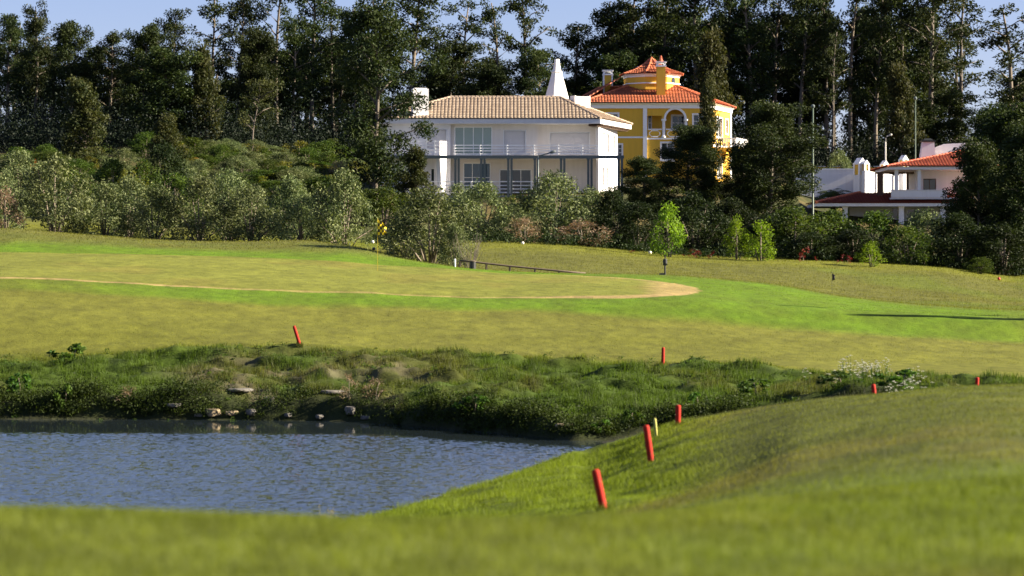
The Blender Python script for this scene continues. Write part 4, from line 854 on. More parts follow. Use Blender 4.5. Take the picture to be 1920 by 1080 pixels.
front_wood = [
 ('gum',0,14,318,28,78,'eucalyptus at the extreme left edge of the picture, paler top'), ('gum',1,66,322,4,74,'tall eucalyptus, second from the left edge, knobbly pointed top'),
 ('gumdense',0,134,316,42,84,'rounded dark eucalyptus, third from the left edge'), ('gum',2,206,318,62,72,'short eucalyptus filling the dip in the skyline left of the twin points'),
 ('gumdense',1,268,314,48,80,'dark eucalyptus with broken top left of the highest left spire'), ('gum',3,318,320,18,74,'slender eucalyptus spire at the left edge of the first sky gap'),
 ('gumdense',2,308,300,92,108,'broad warm lit eucalyptus in front of the slender spire'), ('young',0,386,300,78,62,'narrow lighter green eucalyptus right of the first sky gap'),
 ('gumthin',0,398,326,-4,92,'airy eucalyptus whose top tufts stand in the sky right of the first gap'), ('gum',4,446,322,-6,80,'tall eucalyptus with dense top beside the airy one'),
 ('gumdense',3,482,314,56,78,'dark rounded eucalyptus crown below the tall row left of the villa'), ('gumthin',1,518,330,-30,92,'open eucalyptus with sky showing through its upper limbs'),
 ('gum',5,548,318,44,74,'medium eucalyptus left of the pair of very tall ones'), ('gum',0,586,324,-40,96,'very tall eucalyptus running out of the picture top left of the villa'),
 ('gumthin',2,626,328,14,84,'see through eucalyptus with bright sky between trunks near its foot'), ('gum',1,664,322,8,84,'eucalyptus just left of the big tree before the white villa'),
 ('gum',2,772,318,-24,110,'tall eucalyptus rising behind the left slab chimney'), ('gumthin',3,864,322,-2,92,'eucalyptus with a round lone tuft on top above the tan roof'),
 ('gumdense',0,842,316,78,96,'dense lower eucalyptus behind the left half of the tan roof'), ('gumthin',0,934,324,2,84,'airy eucalyptus with bare white limbs above the middle of the tan roof'),
 ('gumthin',1,988,326,-6,96,'spreading airy eucalyptus left of the cone chimney'), ('gumdense',2,1012,314,92,84,'low dark eucalyptus directly left of the cone chimney'),
 ('gumdense',3,915,312,120,88,'low dark eucalyptus filling in behind the tan roof ridge'), ('gum',3,1076,320,44,98,'rounded eucalyptus directly above the cone chimney'),
 ('gum',4,1132,324,8,92,'tall eucalyptus above the ochre chimney with white corners'), ('gum',5,1186,322,-24,116,'large eucalyptus behind the left side of the roof lantern'),
 ('gumdense',1,1150,316,96,90,'dark eucalyptus crown low behind the orange roof'), ('gumthin',2,1246,324,-14,100,'eucalyptus with pale gap beside it above the roof lantern'),
 ('gum',0,1304,318,-46,124,'very tall eucalyptus right of the roof lantern'), ('young',1,1332,304,58,86,'yellow green sunlit eucalyptus behind the right end of the orange roof'),
 ('gum',1,1362,324,-16,90,'eucalyptus behind the yellow green sunlit one'), ('gum',2,1408,320,-40,100,'tall dark eucalyptus right of the ochre villa'),
 ('gumthin',3,1452,326,-30,92,'airy tall eucalyptus over the round tree before the ochre villa'), ('gum',3,1500,320,-44,100,'tall eucalyptus above the left thin mast'),
 ('gum',4,1548,324,-50,98,'tall eucalyptus above the long shaded garden wall'), ('gumthin',0,1594,322,-44,100,'eucalyptus with tiers of separate leaf plates above the garden chimneys'),
 ('gum',5,1642,318,-40,100,'tall eucalyptus above the veranda of the right villa'), ('gum',0,1690,324,-34,104,'tall eucalyptus with pale trunk above the red roofed villa'),
 ('gumthin',1,1742,316,-26,118,'eucalyptus with leaning limbs at the right end of the tall row'), ('gumthin',2,1798,322,-40,104,'last tall eucalyptus before the right sky gap, leaning outwards'),
 ('gumthin',3,1902,306,12,124,'sparse eucalyptus alone against the sky at the right edge'), ('gumdense',0,1782,308,168,98,'bushy low eucalyptus below the right sky gap'),
 ('gumdense',1,1862,300,206,96,'low bushy eucalyptus right of the sky gap above the big dark tree'), ('gumdense',2,1716,306,190,90,'dark bushy eucalyptus behind the chimney of the red roofed villa'),
 ('young',2,160,268,150,84,'young eucalyptus lit warm on its right, standing before the dark left wood'), ('young',0,312,262,214,66,'conical young eucalyptus rising from the olive bushes at left'),
 ('thinlit',0,474,290,148,82,'thin forked eucalyptus before the wood left of the villa'), ('young',1,1690,300,120,70,'small lighter eucalyptus within the right wood'),
 ('gumthin',2,1560,312,60,70,'thin pale trunked eucalyptus within the right wood'),
]
for kind, k, u, r, yt, w, lab in front_wood: E_(kind, k, u, r, yt, w, lab)
rd = random.Random(5)
for k in range(64):
    u = -10+k*31+rd.uniform(-14,14); r = rd.uniform(331, 348)
    if 700 < u < 760 or 1815 < u < 1880: continue
    sky = np.interp(u, [0,130,230,300,345,380,560,700,800,860,900,960,1030,1090,1150,1300,1800,1830,1930], [40,70,95,60,120,40,20,10,40,50,55,45,110,60,20,-10,10,210,60])
    plant(('gum','gumthin','gumdense')[k % 3], k, u, r, sky+(rd.uniform(50,120) if (330 < u < 700 or 780 < u < 1130) else rd.uniform(5,50)), rd.uniform(80,110), 'eucalyptus_tree', 'dark eucalyptus in the shaded back rows of the wood', 'tree', 'eucalyptus trees in the back rows of the wood')
# trees before the houses
T_ = lambda kind, k, u, r, yt, w, name, label: plant(kind, k, u, r, yt, w, name, label, 'tree')
T_('bigfront',0,704,236,-16,150,'eucalyptus_tree','big dark eucalyptus standing close before the left end of the white villa')
T_('young',2,776,233,278,64,'eucalyptus_tree','small leafy side tree before the pierced balcony panel')
T_('front',1,1442,238,192,158,'broadleaf_tree','round dark tree right of the ochre villa')
T_('young',0,1326,246,142,48,'broadleaf_tree','slender tree rising in front of the right end of the orange roof')
T_('front',2,1290,240,236,118,'broadleaf_tree','dark green tree hiding the foot of the ochre villa')
T_('front',0,1392,243,272,84,'broadleaf_tree','ragged dark tree before the sunlit yellow balcony')
T_('front',1,1208,236,296,84,'broadleaf_tree','dark bushy tree between the two villas')
T_('front',2,1892,214,196,200,'shade_tree','huge dark tree filling the right edge before the red roofed villa')
T_('front',0,1838,210,262,116,'shade_tree','black green tree overlapping the veranda at the right')
T_('front',1,1930,206,230,170,'shade_tree','dark tree cut off by the right edge of the picture')
# olive row and other shrubs along the lawn
OG = 'grey green olive bushes along the lawn'
S_ = lambda kind, k, u, r, yt, w, name, label, group=None: plant(kind, k, u, r, yt, w, name, label, 'tree' if name == 'lime_tree' else 'shrub', group)
for k, (u, r, yt, w, lab) in enumerate([
 (100,176,292,152,'largest olive bush of the left row, below the young eucalyptus'), (196,178,342,112,'olive bush right of the largest one in the left row'),
 (288,178,346,106,'olive bush below the conical young eucalyptus'), (374,177,330,122,'silvery olive bush in the middle of the left row'),
 (470,177,346,122,'olive bush with a dark trunk gap at its left in the left row'), (566,176,366,108,'lower olive bush left of the tall one at the end of the left row'),
 (644,175,318,128,'tall olive bush at the right end of the left row, beside the yellow flag'), (545,186,330,100,'olive bush half hidden behind the low one of the left row'),
 (905,204,342,118,'olive bush before the sliding doors of the white villa'), (1040,206,322,150,'big pale olive bush before the middle of the white villa'),
 (1112,210,352,110,'olive bush at the right foot of the white villa'), (965,212,380,90,'small olive bush between the two before the white villa'),
 (10,182,320,84,'olive bush at the left edge of the picture'), (240,190,330,110,'olive bush peeping over the left row near the conical tree'), (430,192,318,110,'olive bush behind the silvery one'),
 (860,226,345,90,'olive bush behind the overhanging one before the villa')]):
    S_('olive', k, u, r, yt, w, 'olive_bush', lab, OG)
S_('olive',1,806,156,352,158,'olive_bush','nearest olive bush, overhanging the start of the timber rail'); S_('olive',3,756,160,392,90,'olive_bush','low olive bush pressed against the nearest one, right of the flag'); S_('olive',2,852,154,420,70,'olive_bush','small ragged olive bush at the upper end of the timber rail')
S_('dry',0,8,174,352,72,'shrub','brown leaved shrub at the lower left edge beside the largest olive bush')
S_('dry',1,984,200,408,70,'dry_shrub','pinkish brown dry shrub between the olive bushes before the villa'); S_('dry',0,1092,199,412,108,'dry_shrub','wide pinkish dry shrub at the foot of the big pale olive bush')
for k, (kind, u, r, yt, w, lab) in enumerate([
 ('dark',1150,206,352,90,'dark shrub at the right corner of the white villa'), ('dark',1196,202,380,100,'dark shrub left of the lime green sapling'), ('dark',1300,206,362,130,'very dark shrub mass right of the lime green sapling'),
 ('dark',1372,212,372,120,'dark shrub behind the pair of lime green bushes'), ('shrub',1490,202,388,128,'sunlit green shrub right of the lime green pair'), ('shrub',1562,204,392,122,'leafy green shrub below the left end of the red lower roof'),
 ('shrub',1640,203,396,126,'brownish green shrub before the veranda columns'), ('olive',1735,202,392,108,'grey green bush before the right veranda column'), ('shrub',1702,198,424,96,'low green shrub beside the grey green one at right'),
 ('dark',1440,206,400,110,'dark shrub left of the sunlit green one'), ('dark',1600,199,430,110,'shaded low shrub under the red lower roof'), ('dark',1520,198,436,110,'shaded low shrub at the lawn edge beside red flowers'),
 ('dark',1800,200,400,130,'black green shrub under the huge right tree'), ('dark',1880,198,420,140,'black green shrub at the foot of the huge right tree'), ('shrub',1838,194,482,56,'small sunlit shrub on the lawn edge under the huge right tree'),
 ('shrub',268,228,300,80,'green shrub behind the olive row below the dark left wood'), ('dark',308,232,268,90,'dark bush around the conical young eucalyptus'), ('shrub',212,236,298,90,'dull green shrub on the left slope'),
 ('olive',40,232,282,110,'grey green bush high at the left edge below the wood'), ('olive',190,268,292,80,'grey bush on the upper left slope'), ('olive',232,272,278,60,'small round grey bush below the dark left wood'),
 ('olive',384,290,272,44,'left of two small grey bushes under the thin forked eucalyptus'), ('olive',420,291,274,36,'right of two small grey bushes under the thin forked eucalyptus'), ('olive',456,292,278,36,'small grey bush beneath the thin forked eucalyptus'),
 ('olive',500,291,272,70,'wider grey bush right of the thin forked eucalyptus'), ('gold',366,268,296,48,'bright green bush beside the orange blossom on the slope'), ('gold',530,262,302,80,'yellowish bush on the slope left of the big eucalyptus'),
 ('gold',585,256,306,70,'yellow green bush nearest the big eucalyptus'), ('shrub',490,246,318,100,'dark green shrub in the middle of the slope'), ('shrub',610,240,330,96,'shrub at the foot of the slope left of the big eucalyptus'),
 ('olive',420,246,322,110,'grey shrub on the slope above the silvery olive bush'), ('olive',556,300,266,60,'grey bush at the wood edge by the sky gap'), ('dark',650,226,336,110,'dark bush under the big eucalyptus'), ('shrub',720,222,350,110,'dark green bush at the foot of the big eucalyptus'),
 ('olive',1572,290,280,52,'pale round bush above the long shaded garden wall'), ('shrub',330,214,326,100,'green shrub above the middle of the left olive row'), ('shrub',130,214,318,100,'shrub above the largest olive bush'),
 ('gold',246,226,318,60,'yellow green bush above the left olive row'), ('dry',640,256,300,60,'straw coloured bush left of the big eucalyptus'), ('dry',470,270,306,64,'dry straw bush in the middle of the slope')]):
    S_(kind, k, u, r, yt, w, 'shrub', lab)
for u, r, yt, w, lab in ((375,280,294,34,'orange flowering bush on the slope below the wood'),(70,250,300,40,'orange flowering bush on the left slope near the edge'),(262,240,308,34,'rust orange bush above the left olive row'),(500,276,300,40,'faded orange bush right of the thin forked eucalyptus'),(28,252,300,24,'tiny orange flowering bush at the far left')):
    plant('orange',0,u,r,yt,w,'flowering_shrub',lab,'shrub')
for u, w, yt, lab in ((1302,44,466,'red flowering bush right of the lime green sapling'),(1184,26,468,'small red flowering bush left of the lime green sapling'),(1510,40,462,'red flowering bush under the sunlit shrub'),(1586,34,476,'small red flowering bush before the shaded low shrub'),(1336,30,470,'red flowering bush left of the lime green pair')):
    plant('red',0,u,194,yt,w,'flowering_shrub',lab,'shrub')
S_('lime',0,1254,193,380,62,'lime_tree','lime green upright sapling alone at the lawn edge'); S_('lime',1,1382,193,404,52,'lime_tree','taller left one of the lime green pair'); S_('lime',0,1426,192,414,62,'lime_tree','rounder right one of the lime green pair'); rd = random.Random(21)
for k in range(92):
    u, r = (rd.uniform(-10, 690), rd.uniform(206, 290)) if k < 44 else (rd.uniform(300, 690), rd.uniform(236, 294)); b_ = at(u, r); y0 = HY+(EYE-b_.z)*FPX/r
    plant(('shrub','olive','shrub','gold','olive')[k % 5], k, u, r, y0-rd.uniform(22, 44), rd.uniform(46, 90), 'shrub', 'low rounded bush among the many on the left slope', 'shrub', 'low rounded bushes covering the left slope')
S_('lime',1,1634,191,452,52,'lime_tree','small lime green sapling before the brownish shrub')
# trees just outside the frame on the right whose long shadows reach the lawn
for k, (u, r, yt, w) in enumerate(((2140,263,205,230),(2255,121.5,205,32),(2330,118.5,250,28))):
    plant('front',k,u,r,yt,w,'shade_tree',['wide dark tree beyond the right edge beside the red roofed villa','single tree on the lawn beyond the right edge','smaller single tree on the lawn beyond the right edge'][k],'tree')
# undergrowth filling the wood floor and the slope
def scatter_leaves(name, n, umin, umax, r0, r1, hmax, ln, mat, seed, label, cat, dens=None, clump=40, rfun=None):
    rg = np.random.RandomState(seed); nc = n//clump
    r = np.sqrt(rg.uniform(r0*r0, r1*r1, nc)); u = rg.uniform(umin, umax, nc)
    if rfun is not None: r = rfun(u, rg)
    x = (u-960)/FPX*r
    if dens is not None:
        k = rg.rand(nc) < dens(u, r, x); r, u, x = r[k], u[k], x[k]
    nc = len(r); hh = hmax*rg.uniform(.3, 1, nc)*(.25+1.5*fbm(x/5+seed, r/5, 3)**1.5); z = ground_z(x, r)
    c = np.stack([x, r, z+hh*.45], -1); rad = hh*.75
    p = np.repeat(c, clump, 0) + ball(nc*clump, rg)*np.repeat(rad, clump)[:,None]*np.array([1.3,1.3,.75])
    T = np.clip(np.repeat(rg.normal(.45,.2,nc), clump)+rg.normal(0,.2,nc*clump), 0, 1)
    return tag(link(name, np_mesh(name, leaf_quads(p, ln, ln*.45, rg).reshape(-1,3), 4, mat, tint=np.repeat(T, 4))), label, cat, kind='stuff')
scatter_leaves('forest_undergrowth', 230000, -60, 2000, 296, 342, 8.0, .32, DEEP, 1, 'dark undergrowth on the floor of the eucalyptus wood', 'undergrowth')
scatter_leaves('slope_scrub', 90000, -60, 2000, 203, 296, 1.1, .24, SHRUB, 2, 'low green scrub on the slope between the bushes', 'scrub', dens=lambda u, r, x: (fbm(x/6, r/6, 3) > .44)*~((r > 245)&(u > 700)&(u < 1180)|(r > 276)&(u > 1060)&(u < 1400)|(r > 252)&(u > 1490)))
scatter_leaves('hedge_bottom_scrub', 26000, 690, 2000, 196, 206, 1.5, .2, SHADEL, 3, 'dark scrub under the bushes at the back of the lawn', 'scrub')
scatter_leaves('waterside_weeds', 130000, -380, 1400, 80, 98, .72, .085, FOOT, 6, 'dark weeds hanging over the waterline of the far bank', 'weeds', dens=lambda u, r, x: (.35+.65*(fbm(x/1.4+3, r/1.2, 3) > .5))*(1-.8*sstep(u, 370, 420)*(1-sstep(u, 690, 760))), clump=32, rfun=lambda u, rg: line_r(7,u)+.05+np.abs(rg.normal(0,.95,len(u))))
scatter_leaves('bank_weeds', 68000, -380, 1750, 84, 108, .30, .07, WEED, 4, 'leafy weeds among the grass of the far pond bank', 'weeds', dens=lambda u, r, x: bank_mask(u, r)*(fbm(x/1.6+3, r/1.2, 3) > .50), clump=26)
# ------------------------------------------------------------------ small things on the course
def r_at_row(u, y, r0, r1):
    """distance at which the ground along column u shows at photo row y"""
    rr = np.arange(r0, r1, .1); x = (u-960)/FPX*rr; yy = HY+(EYE-ground_z(x, rr))*FPX/rr
    k = int(np.argmin(np.abs(yy-y))); return float(rr[k])
# red hazard stakes: one turned post, copied
m = MB(); m.lathe([(.060,-.35),(.062,.0),(.064,.40),(.062,.70),(.058,.735),(.040,.75),(.0,.752)], 14)
stake0 = m.build('hazard_stake', REDP, None, True)
def stake(src, u, r, h, tilt, label, fwd=0.0, group='red hazard stakes round the pond'):
    o = src if 'label' not in src else src.copy()
    if o is not src: COL.objects.link(o)
    o.location = at(u, r, -.02); o.rotation_euler = (R(fwd), R(tilt), R(u % 7)); o.scale = (1.05, 1.05, h/.75)
    return tag(o, label, 'stake', group)
stake(stake0, 1133, 42, .70, -12, 'nearest red hazard stake, tilted left, on the grass slope beside the water')
stake(stake0, 1221, r_at_row(1221, 866, 36, 66), .76, -8, 'red hazard stake just behind the nearest one, slightly tilted')
stake(stake0, 1271, 65, .56, 1, 'half hidden red hazard stake at the rim of the near slope above the water tip')
stake(stake0, 1243, 104, .72, 1, 'upright red hazard stake on the far bank below the tan end of the green')
stake(stake0, 562, 106.3, .80, -17, 'red hazard stake leaning left on the far bank under the green')
stake(stake0, 1831, 88, .60, 3, 'red hazard stake farthest right, at the rim of the mown slope')
stake(stake0, 1643, 76, .82, -6, 'red hazard stake sunk in the ditch beside the white flowers, only its top showing')
stake(stake0, 1561, 96, .52, 4, 'brownish red stake standing among the white flowers')
m = MB(); m.lathe([(.038,-.3),(.038,.42),(.03,.5),(.0,.51)], 10); ps = m.build('weathered_stake', plain('pale_yellow_wood', (.40,.38,.10), .8, .3), None, True)
ps.location = at(1231, 63.5, -.02); ps.scale = (1,1,.95); ps.rotation_euler = (0, R(-5), 0); tag(ps, 'pale yellowish stake right behind the second red stake', 'stake')
# flags
def flagstick(u, r, ytop, label, fw, fh, c0, c1, droop):
    b = at(u, r, -.05); t = thing('flagstick', b, label, 'golf flag'); H_ = Zy(ytop, r)-b.z
    m = MB(); m.tube([(0,0,0),(0,0,H_)], [.009,.008], 8); m.lathe([(.009,H_),(.03,H_+.02),(.02,H_+.05),(.0,H_+.06)], 8); part('pole', m, plain('pole_paint', tuple(x*.55 for x in c0), .5, .1), t)
    nx, nz = 8, 10; V, T = [], []
    P = lambda i, j: (fw*i/nx*.92+.016, .07*math.sin(i*1.5+j*.5)*i/nx+.05*math.sin(j*.8)*i/nx, H_-.02-fh*j/nz*(1-.35*i/nx)-droop*(i/nx)**1.3)
    for i in range(nx):
        for j in range(nz):
            V += [P(i,j), P(i,j+1), P(i+1,j+1), P(i+1,j)]; T += [1.0 if (i//2+j//2) % 2 else 0.0]*4
    mt = tile_mat('flag_cloth', c0, c1); link('flag', np_mesh('flag', np.array(V), 4, mt, tint=np.array(T)), t)
    return t
flagstick(708, 140, 412, 'yellow and black checked golf flag hanging limp on a thin pole by the olive bush', .48, .80, (.75,.55,.01), (.02,.018,.01), .28)
flagstick(1560, 152, 512, 'dark limp golf flag on a thin pole before the second lawn at right', .16, .42, (.025,.025,.03), (.02,.02,.025), .10)
# ball washer
rb = 149.2; b = at(1247, rb, -.03); t = thing('ball_washer', b, 'dark ball washer on a post with a box at its foot on the lawn ridge', 'ball washer')
m = MB(); m.lathe([(.05,0),(.05,.45),(.045,.62)], 10); part('post', m, DARK, t)
m = MB(); m.box(-.12,.12,-.10,.10,.60,.66); m.lathe([(.10,.66),(.125,.70),(.125,.90),(.09,.95),(.03,.97),(.03,1.04),(.05,1.06),(.05,1.08),(.0,1.09)], 12); part('head', m, DARK, t, smooth=False)
m = MB(); m.prism([(-.34,-.16),(-.02,-.16),(-.02,.16),(-.34,.16)], .02, .16, [(-.30,-.13),(-.06,-.13),(-.06,.13),(-.30,.13)]); m.box(-.07,.07,-.2,.2,0,.03); part('foot_box', m, DARK, t)
# timber rail
rr_ = 152.0; X_ = lambda u: (u-960)/FPX*rr_
RAILPTS = [(862,488.5),(887,491),(912,494),(956,499),(1003,503.5),(1048,508),(1098,512.5)]
t = thing('timber_rail', at(862, rr_), 'low dark timber rail running down the hollow beside the green', 'fence'); o_ = t.location
m = MB(); m.tube([(X_(u)-o_.x, 0, Zy(y,rr_)-o_.z) for u,y in RAILPTS], [.055]*7, 8); part('rail', m, TIMBER, t, smooth=True)
for u, y in RAILPTS[:-1]:
    m = MB(); x = X_(u)-o_.x; zt = Zy(y,rr_)-o_.z; zb = float(ground_z(X_(u), rr_))-o_.z-.3; m.lathe([(.065,zb),(.06,zt-.045),(.05,zt-.03)], 9, (x,.0,0)); part('post', m, TIMBER, t)
b = at(886.5, 150.6, -.1); t = thing('litter_bin', b, 'dark wooden stump like bin at the head of the timber rail', 'bin')
m = MB(); m.lathe([(.15,0),(.17,.1),(.17,.50),(.15,.52)], 12); part('body', m, DARK, t); m = MB(); m.lathe([(.19,.523),(.19,.56),(.10,.60),(.0,.61)], 12); part('lid', m, TIMBER, t)
m = MB(); m.lathe([(.05,-.2),(.05,.42),(.035,.46),(.0,.465)], 10); o = m.build('marker_post', TRIM, None, True); o.location = at(853, 150.4); tag(o, 'short white post left of the timber rail under the nearest olive bush', 'post')
# tee markers
BALLM = {}
def marker(u, y, r0, r1, rad, c, label, r=None):
    r = r or r_at_row(u, y, r0, r1); b = at(u, r); t = thing('tee_marker', b, label, 'tee marker', 'ball shaped tee markers on the lawns')
    key = tuple(c)
    if key not in BALLM: BALLM[key] = plain('marker_paint', c, .4, .1)
    m = MB(); m.lathe([(.0,.02)]+[(rad*math.sin(math.pi*k/9), .02+rad-rad*math.cos(math.pi*k/9)) for k in range(1,9)]+[(.001,.02+2*rad)], 14); part('ball', m, BALLM[key], t, smooth=True)
    m = MB(); m.lathe([(.008,-.12),(.015,.03)], 6); part('spike', m, DARK, t)
marker(699, 449, 0, 0, .12, (.8,.78,.72), 'white ball marker left of the checked flag at the bush edge', 196); marker(701, 467, 155, 175, .10, (.03,.035,.04), 'dark ball marker below the checked flag')
marker(980, 459, 180, 197, .11, (.8,.78,.72), 'white ball marker below the pinkish dry shrub'); marker(1219, 477, 180, 197, .12, (.8,.76,.66), 'cream ball marker left of the lime green sapling'); marker(1873, 526, 150, 197, .11, (.5,.03,.03), 'red ball marker on the second lawn near the right edge')
# stones along the water
def stone(u, y, wpx, hpx, label, seed, r0=78, r1=107, mat=None):
    r = r_at_row(u, y, r0, r1); rg = np.random.RandomState(seed)
    import bmesh
    bm = bmesh.new(); bmesh.ops.create_icosphere(bm, subdivisions=3, radius=.5)
    off = rg.rand(3)*50
    for v in bm.verts:
        n = v.co.normalized(); d = float(fbm(np.array(n.x*1.3+off[0]+n.z), np.array(n.y*1.3+off[1]-n.z*.7), 3)); q = .62+.75*d
        v.co = n*.5*q; v.co.z = max(v.co.z, -.28); v.co.z = min(v.co.z, .30+.05*n.x)
    me = bpy.data.meshes.new('rock'); bm.to_mesh(me); bm.free(); me.materials.append(mat or STONE)
    o = link('rock', me); k = r/FPX; o.scale = (wpx*k*1.05, wpx*k*.8, hpx*k*1.5); o.location = at(u, r, hpx*k*.08); o.rotation_euler = (0, 0, rg.rand()*6)
    return tag(o, label, 'rock', 'stones at the foot of the far bank')
WARM = plain('sandstone', (.23,.18,.11), .9, .4, 3, bump=.6, bscale=9)
for k, (u, y, w, h, lab, mt) in enumerate([
 (400,775,32,16,'sunlit sandy rock at the waterline below the bare slope',WARM),(434,777,24,9,'flat sandy stone right of the sunlit sandy rock',WARM),(470,775,26,14,'grey stone at the waterline right of the flat sandy stone',STONE),
 (505,752,24,15,'grey stone a little up the bank above the waterline',STONE),(656,768,26,17,'pale white grey stone under the rusty weeds',STONE),(600,782,20,9,'small grey stone at the waterline left of the pale one',STONE),
 (325,764,44,8,'long flat stone at the left end of the bare slope',STONE),(685,786,18,8,'small dark grey stone right of the pale one at the waterline',STONE),(372,778,16,7,'little stone left of the sunlit sandy rock',STONE),
 (540,776,18,8,'little grey stone in the middle of the waterline stones',STONE),(450,732,60,7,'long pale slab in the grass of the bare slope',STONE),(530,712,46,6,'narrow pale slab high on the bare slope',STONE),(625,735,42,8,'pale slab left of the rusty weeds',STONE),
 (1060,800,40,8,'brownish log like stone at the pond tip',WARM),(945,768,20,8,'tan stone in the dark bank right of the bright tuft',WARM)]):
    stone(u, y, w, h, lab, 400+k, mat=mt)
# single weeds
def weed(kind, k, u, y, wpx, hpx, name, label, r0=80, r1=109):
    r = r_at_row(u, y, r0, r1); b = at(u, r); yt = HY+(EYE-b.z)*FPX/r-hpx
    return plant(kind, k, u, r, yt, wpx, name, label, 'plant')
weed('weed',0,135,690,82,46,'leafy_weed','tall leafy weed standing up on the left end of the far bank'); weed('weed',1,40,740,60,40,'leafy_weed','leafy weed low at the left edge of the bank'); weed('weed',0,122,770,44,50,'leafy_weed','leafy weed at the waterline below the tall one')
weed('weed',1,890,775,70,36,'leafy_weed','bright green tuft of leaves in the dark bank above the water'); weed('weed',1,1180,800,60,34,'leafy_weed','leafy tuft at the pond tip left of the half hidden stake'); weed('weed',0,1130,812,44,26,'leafy_weed','low leafy tuft where the water ends'); weed('weed',0,1310,772,60,36,'leafy_weed','leafy weed right of the half hidden red stake')
weed('weed',1,1420,745,80,34,'leafy_weed','dark leafy weed clump in the ditch before the white flowers'); weed('weed',0,1690,726,90,34,'leafy_weed','leafy clump in the ditch under the white flowers'); weed('weed',1,1580,725,90,30,'leafy_weed','leafy clump in the ditch left of the sunken stake')
weed('rust',0,655,748,36,50,'dry_weed','rusty dead weed above the pale white grey stone'); weed('rust',0,702,752,44,44,'dry_weed','second rusty dead weed to the right of the first'); weed('rust',0,240,760,50,34,'dry_weed','brown dead weed on the dark left part of the bank'); 
def twigs(name, u, r, ytop, wpx, n, mat, label, seed, cat='shrub', dz=0.0):
    b = at(u, r, dz); t = thing(name, b, label, cat); H_ = Zy(ytop, r)-b.z; w = wpx*r/FPX; rd = random.Random(seed); m = MB()
    for k in range(n):
        q = rd.uniform(0, 6.28); s = rd.uniform(.1, .5)*w; h = H_*rd.uniform(.55, 1.0); p0 = Vector((s*.2*math.cos(q), s*.2*math.sin(q), -.1)); p2 = Vector((s*math.cos(q), s*math.sin(q), h)); p1 = p0.lerp(p2, .5)+Vector((rd.uniform(-.1,.1),rd.uniform(-.1,.1),.05))*H_*.3
        m.tube([p0,p1,p2], [.014*H_*.5,.010*H_*.5,.003], 5)
        for j in range(4):
            a = p1.lerp(p2, rd.random()); d = Vector((rd.uniform(-1,1),rd.uniform(-1,1),rd.uniform(.2,1)))*H_*.13; m.tube([a, a+d], [.005*H_*.5,.002], 4)
    part('branches', m, mat, t); return t
twigs('bare_shrub', 882, 153, 432, 70, 26, PALEBARK, 'leafless grey shrub behind the head of the timber rail', 1)
rg0 = twigs('reed_stems', 614, 49, 948, 60, 16, plain('straw', (.30,.25,.12), .8, .3), 'thin straw coloured stems at the near water edge', 2, 'reeds')
# white flowering umbels by the ditch
def umbel_meshes(seed):
    rd = random.Random(seed); rg = np.random.RandomState(seed); m = MB(); Q = []
    for k in range(6):
        q = rd.uniform(0,6.28); h = rd.uniform(.38,.72); p = Vector((.16*math.cos(q)*rd.random()*1.6, .16*math.sin(q)*1.3*rd.random(), h)); m.tube([(0,0,-.05), p*.55+Vector((0,0,.04)), p], [.008,.006,.004], 5)
        n = 20; d = ball(n, rg)*np.array([.06,.06,.02])+np.array(p); Q.append(leaf_quads(d, .028, .024, rg))
    o = m.build('flower_stem', WEED, None); me = o.data; bpy.data.objects.remove(o)
    return me, np_mesh('blossoms', np.concatenate(Q).reshape(-1,3), 4, WHITEF, tint=np.random.RandomState(seed).rand(6*20*4))
UM = [umbel_meshes(s) for s in (1,2,3)]; rd = random.Random(9)
for k in range(44):
    if k < 32: u, r = 1615+rd.gauss(0,44), rd.uniform(89, 98.5)
    else: u, r = 1715+rd.gauss(0,24), rd.uniform(80, 88)
    t = thing('wildflower', at(u, r), 'white umbel flower growing in the clump along the ditch beside the red stakes', 'wildflower', 'white umbel flowers along the ditch', rd.uniform(0,6)); s = rd.uniform(.65,1.1); t.scale = (s,s,s)
    link('stem', UM[k % 3][0], t); link('blossoms', UM[k % 3][1], t)
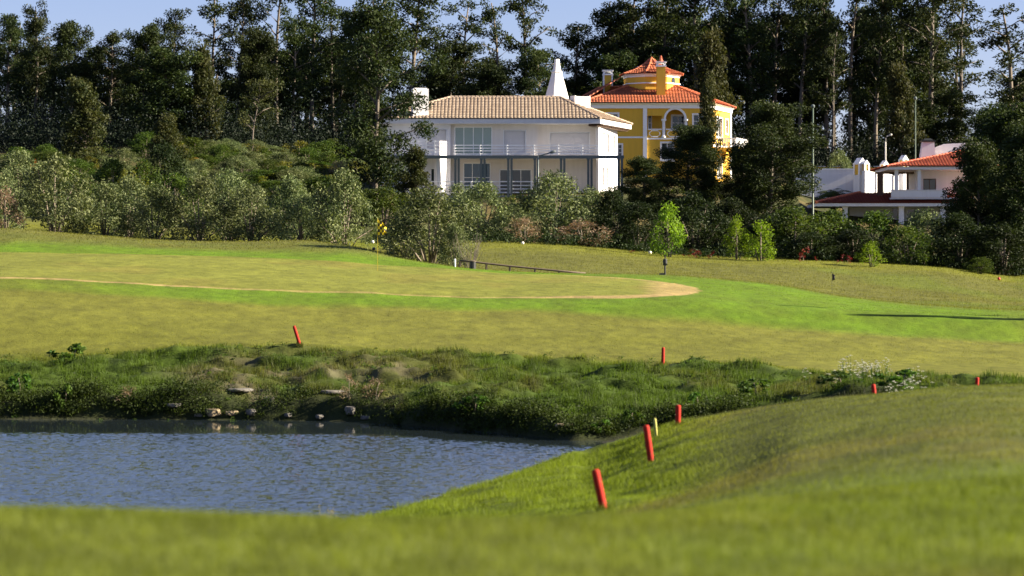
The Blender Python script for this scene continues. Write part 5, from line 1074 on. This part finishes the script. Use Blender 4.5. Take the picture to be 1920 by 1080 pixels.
# masts and lamps among the villas at the right
def mast(u, r, ytop, label, mat, rad):
    b = at(u, r, -.2); t = thing('lamp_mast', b, label, 'lamp post'); H_ = Zy(ytop, r)-b.z
    m = MB(); m.lathe([(rad*1.6,0),(rad*1.6,.5),(rad,.6),(rad*.75,H_)], 10); part('pole', m, mat, t, smooth=True)
    m = MB(); m.lathe([(rad*.7,H_),(.16,H_+.06),(.19,H_+.22),(.10,H_+.34),(.0,H_+.36)], 10); part('lamp_head', m, STEEL, t)
GRN = plain('green_pole_paint', (.07,.10,.07), .5, .15)
mast(1524, 248, 203, 'tall thin green mast before the long shaded garden wall', GRN, .10); mast(1716, 263, 188, 'thinner green mast behind the red veranda roof', GRN, .08)
curved_lamp('street_lamp', 1660, 290, 262, [(1660,266),(1660.5,260),(1663,255.5),(1667,254)], .35, 'pale street lamp with hooked top behind the garden chimneys', CONC, .09, CONC)
# low palm before the garden wall
b = at(1562, 262, -.1); t = thing('low_palm', b, 'low dark palm with arching fronds before the long shaded garden wall', 'palm'); rg = np.random.RandomState(3)
m = MB(); m.lathe([(.35,-.3),(.3,.5),(.2,.9)], 10); part('trunk', m, BARK, t)
Q = []
k262 = 262/FPX
zc_ = Zy(352, 262)-b.z
for k in range(46):
    q = rg.rand()*6.28; el = rg.uniform(.05, 1.0); Ln = rg.uniform(1.6, 2.5)
    pts = [np.array([math.cos(q)*Ln*s*math.cos(el*(1-s*.5)), math.sin(q)*Ln*s*math.cos(el*(1-s*.5)), max(.4,zc_)*.75+Ln*(math.sin(el)*s*.8-.45*s*s)]) for s in np.linspace(0,1,14)]
    for a, c in zip(pts, pts[1:]):
        d = c-a; d /= np.linalg.norm(d); sd = np.cross(d, [0,0,1.]); sd /= np.linalg.norm(sd)+1e-6
        for sg in (-1,1):
            tip = a+sd*sg*.42+d*.22-np.array([0,0,.12]); Q.append([a, a+d*.07, tip, a-d*.02+sd*sg*.1])
Q = np.array(Q); link('fronds', np_mesh('fronds', Q.reshape(-1,3), 4, SHRUB, tint=np.repeat(rg.rand(len(Q)), 4)), t)
